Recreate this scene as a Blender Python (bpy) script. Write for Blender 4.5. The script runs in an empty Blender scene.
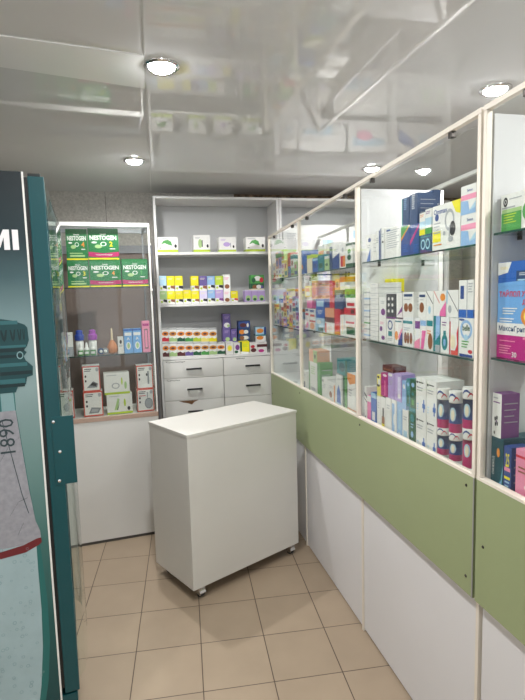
import bpy, bmesh, math, random
from mathutils import Vector, Matrix
R = math.radians
random.seed(7)
C = bpy.context.scene.collection

# ------------------------------------------------------------------ colours
def lin(c):
    return tuple((v/12.92 if v <= .04045 else ((v+.055)/1.055)**2.4) for v in c)
def hx(s):
    return lin(tuple(int(s[i:i+2], 16)/255 for i in (0, 2, 4)))
PAL = {'W':'e4e3e0','Y':'e8dc18','N':'2c4a8c','n':'284672','B':'2a62b4','L':'a9cbe0','b':'8fb3dc','s':'6fa6de','G':'4c9a4b','D':'1f5a3c',
 'T':'1f7f86','R':'c8283c','r':'d4574f','P':'e88fae','M':'b8277f','m':'e06aa6','V':'7a3f86','v':'6a5a9a','U':'b39bd0','u':'d3cbe6',
 'O':'e08a35','o':'e0a07a','K':'2b2b30','k':'45484f','A':'a8abb0','a':'85898e','E':'e6dcc0','H':'8f5a3a','h':'5a2a2c','I':'b4cc3a',
 'y':'f0e27c','g':'a5c486','d':'0f4a56','F':'14713a','q':'b01f62','c':'cf4b3a','B2':'c98a3a','h2':'8d6b72'}
_m = {}
def mat(name, col, rough=.5, metal=0, noise=0, scale=40, bump=0, spec=.5, emit=None, estr=0, coat=0):
    if name in _m: return _m[name]
    m = bpy.data.materials.new(name); m.use_nodes = True
    nt = m.node_tree; b = nt.nodes['Principled BSDF']
    b.inputs['Base Color'].default_value = (*col, 1)
    b.inputs['Roughness'].default_value = rough
    b.inputs['Metallic'].default_value = metal
    b.inputs['Specular IOR Level'].default_value = spec
    b.inputs['Coat Weight'].default_value = coat
    if emit:
        b.inputs['Emission Color'].default_value = (*emit, 1); b.inputs['Emission Strength'].default_value = estr
    if noise or bump:
        tc = nt.nodes.new('ShaderNodeTexCoord'); n = nt.nodes.new('ShaderNodeTexNoise')
        n.inputs['Scale'].default_value = scale; n.inputs['Detail'].default_value = 6
        nt.links.new(tc.outputs['Object'], n.inputs['Vector'])
        if noise:
            r = nt.nodes.new('ShaderNodeMapRange'); r.inputs['From Min'].default_value = .3; r.inputs['From Max'].default_value = .7
            r.inputs['To Min'].default_value = 1-noise; r.inputs['To Max'].default_value = 1+noise
            mx = nt.nodes.new('ShaderNodeVectorMath'); mx.operation = 'SCALE'
            mx.inputs[0].default_value = col
            nt.links.new(n.outputs['Fac'], r.inputs['Value']); nt.links.new(r.outputs['Result'], mx.inputs['Scale'])
            nt.links.new(mx.outputs['Vector'], b.inputs['Base Color'])
        if bump:
            bp = nt.nodes.new('ShaderNodeBump'); bp.inputs['Strength'].default_value = bump; bp.inputs['Distance'].default_value = .002
            nt.links.new(n.outputs['Fac'], bp.inputs['Height']); nt.links.new(bp.outputs['Normal'], b.inputs['Normal'])
    _m[name] = m; return m
def pc(k):
    return mat('print_'+k+('_small' if k.islower() else ''), hx(PAL[k]), .42, noise=.03, scale=60)

def glass_mat(name, tint, base=.04):
    m = bpy.data.materials.new(name); m.use_nodes = True; nt = m.node_tree
    for n in list(nt.nodes): nt.nodes.remove(n)
    o = nt.nodes.new('ShaderNodeOutputMaterial'); mx = nt.nodes.new('ShaderNodeMixShader')
    t = nt.nodes.new('ShaderNodeBsdfTransparent'); t.inputs['Color'].default_value = (*tint, 1)
    g = nt.nodes.new('ShaderNodeBsdfGlossy'); g.inputs['Roughness'].default_value = .02; g.inputs['Color'].default_value = (1, 1, 1, 1)
    lw = nt.nodes.new('ShaderNodeLayerWeight'); lw.inputs['Blend'].default_value = .5
    p = nt.nodes.new('ShaderNodeMath'); p.operation = 'POWER'; p.inputs[1].default_value = 5
    r = nt.nodes.new('ShaderNodeMath'); r.operation = 'MULTIPLY_ADD'; r.inputs[1].default_value = .9; r.inputs[2].default_value = base
    nt.links.new(lw.outputs['Facing'], p.inputs[0]); nt.links.new(p.outputs[0], r.inputs[0]); nt.links.new(r.outputs[0], mx.inputs['Fac'])
    nt.links.new(t.outputs[0], mx.inputs[1]); nt.links.new(g.outputs[0], mx.inputs[2]); nt.links.new(mx.outputs[0], o.inputs['Surface'])
    return m

WHITE = mat('white_laminate', hx('dddcd8'), .42, noise=.015, scale=3)
CARTW = mat('cart_laminate', hx('d8d6d0'), .45, noise=.02, scale=2.5)
UNITW = mat('shelving_laminate', hx('dedddb'), .5, noise=.015, scale=4)
UNITG = mat('shelving_back_board', hx('c8c9c9'), .6, noise=.02, scale=3)
LOWW = mat('counter_white_board', hx('dcdbdd'), .45, noise=.015, scale=3)
CREAM = mat('cream_edge_profile', hx('e4dccf'), .4, noise=.02, scale=8)
PARTW = mat('grey_white_board', hx('c6c6c7'), .5, noise=.02, scale=3)
GREEN = mat('olive_green_laminate', hx('95a078'), .42, noise=.02, scale=4)
STEEL = mat('grey_metal_strip', hx('9a9a98'), .45, .2)
CHROME = mat('chrome', (.8, .8, .8), .15, 1)
DKMET = mat('dark_metal', hx('3a3632'), .35, .6)
BLACK = mat('black_plastic', hx('17181a'), .45, noise=.05)
RUBBER = mat('grey_rubber', hx('3c3c3e'), .6)
TEAL = mat('teal_enamel', hx('07464c'), .35, noise=.03, scale=3)
TEALD = mat('dark_teal_body', hx('0b2a30'), .5, noise=.03, scale=3)
BROWN = mat('brown_door_laminate', hx('8a7770'), .5, noise=.05, scale=4)
GREYF = mat('grey_door_frame', hx('96979c'), .5, noise=.03)
WOODT = mat('reddish_wood_edge', hx('b79c8c'), .5, noise=.06, scale=25)
PLAST = mat('white_plastic', hx('e6e6e2'), .35, noise=.01)
SEAM = mat('dark_seam', hx('54504c'), .7, noise=.05)
CSEAM = mat('pale_welded_seam', hx('c9c9c7'), .3, noise=.02)
GLASS = glass_mat('clear_glass', (.97, .985, .975), .035)
SHELFG = glass_mat('shelf_glass', (.93, .965, .95), .05)
EDGEG = mat('green_glass_edge', hx('2f4f4a'), .15, noise=.03)

# ------------------------------------------------------------------ mesh builder
class MB:
    def __init__(s): s.v = []; s.f = []; s.mi = []; s.m = []; s.sm = []
    def slot(s, m):
        if m not in s.m: s.m.append(m)
        return s.m.index(m)
    def add(s, vs, fs, m, smooth=False, M=None):
        k = len(s.v); i = s.slot(m)
        for v in vs:
            v = Vector(v)
            s.v.append(M @ v if M else v)
        for f in fs: s.f.append([k+a for a in f]); s.mi.append(i); s.sm.append(smooth)
        return s
    def box(s, x0, x1, y0, y1, z0, z1, m, bev=0, M=None, mats=None):
        if bev:
            bm = bmesh.new(); bmesh.ops.create_cube(bm, size=1)
            for v in bm.verts: v.co = Vector(((x0+x1)/2+v.co.x*(x1-x0), (y0+y1)/2+v.co.y*(y1-y0), (z0+z1)/2+v.co.z*(z1-z0)))
            bmesh.ops.bevel(bm, geom=bm.edges[:], offset=bev, segments=2, profile=.6, affect='EDGES')
            bm.verts.index_update(); vs = [v.co.copy() for v in bm.verts]; fs = [[v.index for v in f.verts] for f in bm.faces]; bm.free()
            return s.add(vs, fs, m, False, M)
        vs = [(x0,y0,z0),(x1,y0,z0),(x1,y1,z0),(x0,y1,z0),(x0,y0,z1),(x1,y0,z1),(x1,y1,z1),(x0,y1,z1)]
        fs = [(3,2,1,0),(4,5,6,7),(0,1,5,4),(1,2,6,5),(2,3,7,6),(3,0,4,7)]   # bottom top front right back left
        for j, f in enumerate(fs):
            s.add([vs[a] for a in f], [(0,1,2,3)], (mats[j] if mats and mats[j] else m), False, M)
        return s
    def lathe(s, prof, m, n=24, M=None, caps=True, smooth=True):
        vs = []; fs = []
        for r, z in prof:
            for k in range(n): a = 2*math.pi*k/n; vs.append((r*math.cos(a), r*math.sin(a), z))
        for i in range(len(prof)-1):
            for k in range(n): fs.append((i*n+k, i*n+(k+1)%n, (i+1)*n+(k+1)%n, (i+1)*n+k))
        if caps:
            fs.append(tuple(range(n))[::-1]); fs.append(tuple((len(prof)-1)*n+k for k in range(n)))
        return s.add(vs, fs, m, smooth, M)
    def tube(s, pts, r, m, n=8, M=None):
        vs = []; fs = []
        for i, p in enumerate(pts):
            p = Vector(p); a = Vector(pts[max(i-1, 0)]); b = Vector(pts[min(i+1, len(pts)-1)]); t = (b-a).normalized()
            u = t.orthogonal().normalized() if i == 0 else (u - t*u.dot(t)).normalized()
            w = t.cross(u)
            for k in range(n): q = 2*math.pi*k/n; vs.append(p+u*math.cos(q)*r+w*math.sin(q)*r)
        for i in range(len(pts)-1):
            for k in range(n): fs.append((i*n+k, i*n+(k+1)%n, (i+1)*n+(k+1)%n, (i+1)*n+k))
        fs.append(tuple(range(n))[::-1]); fs.append(tuple((len(pts)-1)*n+k for k in range(n)))
        return s.add(vs, fs, m, True, M)
    # flat print on a front face: coordinates (x, z) at depth y
    def poly(s, pts, y, m, M=None):
        return s.add([(p[0], y, p[1]) for p in pts], [tuple(range(len(pts)))], m, False, M)
    def rect(s, x0, z0, x1, z1, y, m, M=None): return s.poly([(x0,z0),(x1,z0),(x1,z1),(x0,z1)], y, m, M)
    def ell(s, cx, cz, rx, rz, y, m, n=18, M=None):
        return s.poly([(cx+rx*math.cos(2*math.pi*k/n), cz+rz*math.sin(2*math.pi*k/n)) for k in range(n)], y, m, M)
    def ring(s, cx, cz, rx, rz, y, m, t=.7, n=20, M=None):
        vs = []
        for k in range(n):
            c, q = math.cos(2*math.pi*k/n), math.sin(2*math.pi*k/n)
            vs += [(cx+rx*c, y, cz+rz*q), (cx+rx*c*t, y, cz+rz*q*t)]
        return s.add(vs, [(2*k, (2*k+2) % (2*n), (2*k+3) % (2*n), 2*k+1) for k in range(n)], m, False, M)
    def text(s, txt, cx, cz, h, y, m, maxw=None, vert=False, bold=0, M=None, width=None):
        vs, fs, w, hh, mx, mz = textmesh(txt, bold)
        sc = h/hh; sx = sc
        if maxw and w*sx > maxw: sx = maxw/w
        if width: sx = width/w
        out = []
        for a, b in vs:
            a, b = (a-mx)*sx, (b-mz)*sc
            out.append((cx-b, y, cz+a) if vert else (cx+a, y, cz+b))
        return s.add(out, fs, m, False, M)
    def build(s, name, parent=None, loc=None, rz=None):
        me = bpy.data.meshes.new(name); me.from_pydata([tuple(v) for v in s.v], [], s.f)
        for m in s.m: me.materials.append(m)
        me.polygons.foreach_set('material_index', s.mi); me.polygons.foreach_set('use_smooth', s.sm)
        if any(s.sm):
            bm = bmesh.new(); bm.from_mesh(me); bmesh.ops.remove_doubles(bm, verts=bm.verts, dist=1e-6); bm.to_mesh(me); bm.free()
            me.set_sharp_from_angle(angle=R(35))
        me.update()
        o = bpy.data.objects.new(name, me); C.objects.link(o)
        if parent: o.parent = parent
        if loc: o.location = loc
        if rz is not None: o.rotation_euler.z = rz
        return o
_t = {}
def textmesh(txt, bold=0):
    if (txt, bold) in _t: return _t[(txt, bold)]
    cu = bpy.data.curves.new('lettering', 'FONT'); cu.body = txt; cu.resolution_u = 2; cu.offset = bold
    ob = bpy.data.objects.new('lettering', cu); C.objects.link(ob)
    me = bpy.data.meshes.new_from_object(ob)
    vs = [(v.co.x, v.co.y) for v in me.vertices]; fs = [tuple(p.vertices) for p in me.polygons]
    bpy.data.objects.remove(ob); bpy.data.curves.remove(cu); bpy.data.meshes.remove(me)
    xs = [v[0] for v in vs]; zs = [v[1] for v in vs]
    _t[(txt, bold)] = (vs, fs, max(xs)-min(xs), max(zs)-min(zs), (max(xs)+min(xs))/2, (max(zs)+min(zs))/2)
    return _t[(txt, bold)]

def tag(o, label=None, cat=None, group=None, kind=None):
    if label: o['label'] = label
    if cat: o['category'] = cat
    if group: o['group'] = group
    if kind: o['kind'] = kind
    return o
def empty(name, loc=(0,0,0), rz=0, **k):
    o = bpy.data.objects.new(name, None); o.empty_display_size = .1; C.objects.link(o); o.location = loc; o.rotation_euler.z = rz
    return tag(o, **k)
def part(name, parent, *boxes, m=WHITE, bev=0, label=None):
    b = MB()
    for x in boxes: b.box(*x, m, bev)
    o = b.build(name, parent)
    if label: o['label'] = label
    return o

CASE = ((1.2466, 1.33), math.atan2(-.997, .077))
UNIT = ((.40, 1.286), .07)
CAB = ((-.215, .802), math.atan2(.105, .609))
FRAMES = {'case': CASE, 'case2': CASE, 'unit': UNIT, 'cab': CAB}
def fr_pt(F, u, d, z=0):
    (x, y), a = F
    return (x+u*math.cos(a)-d*math.sin(a), y+u*math.sin(a)+d*math.cos(a), z)

# ------------------------------------------------------------------ room shell
CEIL = 2.475
def room_box(name, boxes, m, kind='structure', F=UNIT):
    b = MB()
    for x in boxes: b.box(*x, m)
    return tag(b.build(name, None, fr_pt(F, 0, 0), F[1]), kind=kind)

def tile_mat():
    m = bpy.data.materials.new('beige_floor_tiles'); m.use_nodes = True; nt = m.node_tree; b = nt.nodes['Principled BSDF']
    N = nt.nodes.new; L = nt.links.new
    geo = N('ShaderNodeTexCoord'); sep = N('ShaderNodeSeparateXYZ'); L(geo.outputs['Object'], sep.inputs[0])
    def math_(op, a, bb=None, c=None):
        n = N('ShaderNodeMath'); n.operation = op
        for i, v in enumerate((a, bb, c)):
            if v is None: continue
            if isinstance(v, (int, float)): n.inputs[i].default_value = v
            else: L(v, n.inputs[i])
        return n.outputs[0]
    S = .302; ds = []; fl = []
    for ax in ('X', 'Y'):
        q = math_('DIVIDE', sep.outputs[ax], S)
        fl.append(math_('FLOOR', q))
        f = math_('FRACT', q); g = math_('SUBTRACT', 1.0, f); ds.append(math_('MINIMUM', f, g))
    d = math_('MINIMUM', ds[0], ds[1])
    gr = N('ShaderNodeMapRange'); gr.inputs['From Min'].default_value = .0045; gr.inputs['From Max'].default_value = .0085; L(d, gr.inputs['Value'])
    cmb = N('ShaderNodeCombineXYZ'); L(fl[0], cmb.inputs[0]); L(fl[1], cmb.inputs[1])
    wn = N('ShaderNodeTexWhiteNoise'); L(cmb.outputs[0], wn.inputs['Vector'])
    no = N('ShaderNodeTexNoise'); no.inputs['Scale'].default_value = 5; no.inputs['Detail'].default_value = 8; L(geo.outputs['Object'], no.inputs['Vector'])
    va = math_('MULTIPLY_ADD', wn.outputs['Value'], .07, .90); vb = math_('MULTIPLY_ADD', no.outputs['Fac'], .22, -.06); vv = math_('ADD', va, vb)
    sc = N('ShaderNodeVectorMath'); sc.operation = 'SCALE'; sc.inputs[0].default_value = hx('a5937e'); L(vv, sc.inputs['Scale'])
    mx = N('ShaderNodeMix'); mx.data_type = 'RGBA'; mx.inputs[6].default_value = (*hx('4a3a30'), 1)
    L(gr.outputs[0], mx.inputs[0]); L(sc.outputs[0], mx.inputs[7]); L(mx.outputs[2], b.inputs['Base Color'])
    bp = N('ShaderNodeBump'); bp.inputs['Strength'].default_value = .5; bp.inputs['Distance'].default_value = .002; L(gr.outputs[0], bp.inputs['Height'])
    L(bp.outputs[0], b.inputs['Normal']); b.inputs['Roughness'].default_value = .42
    return m
def ceiling_mat():
    m = mat('glossy_stretch_ceiling', hx('e4e4e4'), .035, noise=.01, scale=2, spec=.45)
    return m
def concrete_mat():
    m = bpy.data.materials.new('rough_grey_wallpaper'); m.use_nodes = True; nt = m.node_tree; b = nt.nodes['Principled BSDF']
    N = nt.nodes.new; L = nt.links.new
    tc = N('ShaderNodeTexCoord')
    n1 = N('ShaderNodeTexNoise'); n1.inputs['Scale'].default_value = 60; n1.inputs['Detail'].default_value = 8; n1.inputs['Roughness'].default_value = .7
    L(tc.outputs['Object'], n1.inputs['Vector'])
    r = N('ShaderNodeValToRGB'); r.color_ramp.elements[0].position = .3; r.color_ramp.elements[0].color = (*hx('a6a19a'), 1)
    r.color_ramp.elements[1].position = .7; r.color_ramp.elements[1].color = (*hx('cfcac2'), 1); L(n1.outputs['Fac'], r.inputs[0])
    # brown torn strip above the shelving
    sep = N('ShaderNodeSeparateXYZ'); L(tc.outputs['Object'], sep.inputs[0])
    n2 = N('ShaderNodeTexNoise'); n2.inputs['Scale'].default_value = 25; n2.inputs['Detail'].default_value = 6; L(tc.outputs['Object'], n2.inputs['Vector'])
    ad = N('ShaderNodeMath'); ad.operation = 'MULTIPLY_ADD'; ad.inputs[1].default_value = .05; L(n2.outputs['Fac'], ad.inputs[0]); L(sep.outputs['Z'], ad.inputs[2])
    gz = N('ShaderNodeMath'); gz.operation = 'GREATER_THAN'; gz.inputs[1].default_value = 2.36; L(ad.outputs[0], gz.inputs[0])
    gx = N('ShaderNodeMath'); gx.operation = 'GREATER_THAN'; gx.inputs[1].default_value = .66; L(sep.outputs['X'], gx.inputs[0])
    mu = N('ShaderNodeMath'); mu.operation = 'MULTIPLY'; L(gz.outputs[0], mu.inputs[0]); L(gx.outputs[0], mu.inputs[1])
    r2 = N('ShaderNodeValToRGB'); r2.color_ramp.elements[0].position = .35; r2.color_ramp.elements[0].color = (*hx('4a3a2c'), 1)
    r2.color_ramp.elements[1].position = .75; r2.color_ramp.elements[1].color = (*hx('a48a72'), 1); L(n2.outputs['Fac'], r2.inputs[0])
    mx = N('ShaderNodeMix'); mx.data_type = 'RGBA'; L(mu.outputs[0], mx.inputs[0]); L(r.outputs[0], mx.inputs[6]); L(r2.outputs[0], mx.inputs[7])
    L(mx.outputs[2], b.inputs['Base Color']); b.inputs['Roughness'].default_value = .8
    bp = N('ShaderNodeBump'); bp.inputs['Strength'].default_value = .3; bp.inputs['Distance'].default_value = .003; L(n1.outputs['Fac'], bp.inputs['Height']); L(bp.outputs[0], b.inputs['Normal'])
    return m
CONC = concrete_mat(); CM = ceiling_mat()
PLASTER = mat('beige_plaster', hx('cbc7c0'), .7, noise=.04, scale=6, bump=.1)
b = MB(); b.box(-2.4, 4.2, -5.4, 2.4, -.1, 0, tile_mat()); tag(b.build('floor'), kind='structure')
XL, XR, YF, YB = -2.0, 2.78, -5.3, .34
room_box('wall_back', [(XL-.1, XR+.1, YB, YB+.1, 0, CEIL+.1)], CONC)
room_box('wall_right', [(XR, XR+.1, YF, YB, 0, CEIL+.1)], PLASTER)
room_box('wall_left', [(XL-.1, XL, YF, YB, 0, CEIL+.1)], PLASTER)
room_box('wall_front', [(XL-.1, -1.2, YF-.1, YF, 0, CEIL+.1), (2.2, XR+.1, YF-.1, YF, 0, CEIL+.1), (-1.2, 2.2, YF-.1, YF, 0, .5), (-1.2, 2.2, YF-.1, YF, 2.3, CEIL+.1)], PLASTER)
wn = empty('added_window_1', fr_pt(UNIT, .5, YF), UNIT[1], kind='structure')  # unseen window, added to bring daylight onto upright faces and ceiling
part('added_window_frame', wn, (-1.7, 1.7, -.07, -.02, .5, .56), (-1.7, 1.7, -.07, -.02, 2.24, 2.3), (-1.7, -1.64, -.07, -.02, .56, 2.24), (1.64, 1.7, -.07, -.02, .56, 2.24), (-.03, .03, -.07, -.02, .56, 2.24), m=WHITE)
part('added_window_pane', wn, (-1.64, -.03, -.05, -.045, .56, 2.24), (.03, 1.64, -.05, -.045, .56, 2.24), m=GLASS)
pl_ = bpy.data.lights.new('added_window_portal', 'AREA'); pl_.shape = 'RECTANGLE'; pl_.size = 3.4; pl_.size_y = 1.8; pl_.cycles.is_portal = True  # portal for the sky light entering by the added window
po = bpy.data.objects.new('added_window_portal', pl_); C.objects.link(po); po.location = fr_pt(UNIT, .5, YF-.12, 1.4); po.rotation_euler = (R(90), 0, UNIT[1])
for ch in wn.children: ch['kind'] = 'structure'
room_box('ceiling', [(XL-.1, XR+.1, YF-.1, YB+.1, CEIL, CEIL+.1)], CM)
# stretch ceiling: welded seam, and a paler strip set slightly lower on the left
b = MB(); b.box(-.003, .003, -5.1, 1.55, CEIL-.0015, CEIL+.001, CSEAM)
o = b.build('trim_1'); o.location = (.458, 0, 0); o.rotation_euler.z = .0516; tag(o, kind='structure')
pf = mat('pale_ceiling_strip', hx('fbfbfa'), .2, noise=.01, scale=2)
q = [(-1.6, -1.055), (.476, -.431), (.492, -.712), (-1.6, -1.15)]
b = MB(); b.add([(x, y, CEIL-.004) for x, y in q]+[(x, y, CEIL+.001) for x, y in q], [(0,1,2,3), (7,6,5,4), (0,4,5,1), (1,5,6,2), (2,6,7,3), (3,7,4,0)], pf)
tag(b.build('trim_2'), kind='structure')
# wall seams and the brown door behind the cabinet
room_box('trim_3', [(-.355, -.352, YB-.0015, YB+.001, 2.0, CEIL)], SEAM)
d = empty('door_1', fr_pt(UNIT, -.36, YB), UNIT[1], kind='structure')
part('door_leaf', d, (-.34, .335, -.03, 0, 0, 2.0), m=BROWN)
part('door_frame', d, (-.40, -.34, -.045, 0, 0, 2.06), (.335, .345, -.045, 0, 0, 2.06), (-.34, .335, -.045, 0, 2.0, 2.06), m=GREYF)
part('door_handle', d, (.20, .31, -.075, -.060, 1.0, 1.02), (.20, .215, -.062, -.03, 1.0, 1.02), m=CHROME)
for ch in d.children: ch['kind'] = 'structure'

# ------------------------------------------------------------------ ceiling lamps
def downlight(x, y, label):
    t = empty('ceiling_downlight', (x, y, CEIL), label=label, cat='ceiling light', group='recessed round ceiling lights')
    MB().lathe([(.046, .001), (.048, -.006), (.056, -.010), (.064, -.004), (.065, .001)], CHROME, 40, caps=False).build('trim_ring', t)
    MB().lathe([(.045, -.004), (.044, -.010), (.038, -.015), (.027, -.019), (.013, -.021), (.0005, -.0215)], mat('lit_lamp_lens', (.9, .9, .9), .4, emit=(.97, .98, 1), estr=EM), 32, caps=False).build('lamp_lens', t)
    L = bpy.data.lights.new('lamp', 'AREA'); L.shape = 'DISK'; L.size = .03; L.energy = LP; L.color = (1.0, .985, .96); L.spread = R(170)
    lo = bpy.data.objects.new('lamp', L); C.objects.link(lo); lo.parent = t; lo.location = (0, 0, -.029)
LP = 9; EM = 190
for x, y, l in ((.549, -.63, 'round chrome-rimmed ceiling light above the rolling cabinet, largest in view'), (.333, .66, 'small round ceiling light nearest the shelving unit and the glass cabinet'),
             (1.915, -.54, 'round ceiling light above the display counter rail at the right'), (1.88, .78, 'round ceiling light hidden behind the counter top, near the shelving'),
             (.60, -1.50, 'added unseen ceiling light over the aisle behind the camera'), (1.95, -1.85, 'added unseen ceiling light over the counter behind the camera'),  # these and the next two are out of view, added for more light
             (-.9, -2.3, 'added unseen ceiling light at the far left behind the camera'), (2.1, -3.5, 'added unseen ceiling light by the front wall')):
    downlight(x, y, l)

# ------------------------------------------------------------------ printed boxes
def decals(b, s, w, h, y0=0, M=None, wrapd=None):
    k = 0
    for c in s.split(';'):
        c = c.split(' ')
        if len(c) < 3: continue
        k += 1; y = y0-.0003-.00012*k
        t = c[0]
        if t == 'p':
            m = pc(c[1]); q = [float(v) for v in c[2:]]
            b.poly([(q[i]*w, q[i+1]*h) for i in range(0, len(q), 2)], y, m, M); continue
        if t in 'tv':
            q = [float(v) for v in c[1:4]]; m = pc(c[4]); txt = ' '.join(c[5:])
            if t == 't': b.text(txt, q[0]*w, q[1]*h, q[2]*h, y, m, maxw=.88*w if len(txt) > 5 else .5*w, bold=.035 if txt.isupper() else .02, M=M)
            else: b.text(txt, q[0]*w, q[1]*h, q[2]*w, y, m, maxw=.8*h, vert=True, bold=.01, M=M)
            continue
        m = pc(c[-1]); q = [float(v) for v in c[1:-1]]
        if t == 'r':
            b.rect(q[0]*w, q[1]*h, q[2]*w, q[3]*h, y, m, M)
            if wrapd and q[0] == 0 and q[2] == 1:      # bands run round the sides
                for xx, sg in ((w, 1), (0, -1)):
                    x_ = xx+sg*(.0003+.00012*k)
                    vs = [(x_, 0, q[1]*h), (x_, wrapd, q[1]*h), (x_, wrapd, q[3]*h), (x_, 0, q[3]*h)]
                    b.add(vs if sg > 0 else vs[::-1], [(0,1,2,3)], m, False, M)
        elif t == 'e': b.ell(q[0]*w, q[1]*h, q[2]*w, q[3]*h, y, m, M=M)
        elif t == 'k': b.ring(q[0]*w, q[1]*h, q[2]*w, q[3]*h, y, m, M=M)
        elif t == 'l':
            x, yy, ww, n = q; n = int(n)
            for i in range(n):
                z = yy*h-i*.07*h
                if z < 0.02*h: break
                f = 1-.25*((i*37) % 3)/2
                b.rect(x*w, z-.016*h, (x+ww*f)*w, z+.012*h, y, m, M)
def printed_box(name, w, dp, h, body, dec, opt=''):
    b = MB(); bm_ = pc(body)
    side = None
    for o in opt.split(';'):
        if o.startswith('side='): side = pc(o[5:])
    b.box(0, w, 0, dp, 0, h, bm_, mats=(None, side, None, side, None, side))
    decals(b, dec, w, h, wrapd=dp)
    # small print on the two side faces, a carton flap line on top
    lm = pc('A') if body != 'A' else pc('K')
    n = 4 if h > .08 else 2
    for i in range(n):
        z = h*(.78-.14*i); f = .75-.2*((i*7) % 3)/2
        b.add([(w+.0008, dp*.15, z-.012*h), (w+.0008, dp*(.15+f), z-.012*h), (w+.0008, dp*(.15+f), z+.012*h), (w+.0008, dp*.15, z+.012*h)], [(0,1,2,3)], lm)
    b.add([(.02*w, dp*.5-.0004, h+.0002), (.98*w, dp*.5-.0004, h+.0002), (.98*w, dp*.5+.0004, h+.0002), (.02*w, dp*.5+.0004, h+.0002)], [(0,1,2,3)], lm)
    return b
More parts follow.
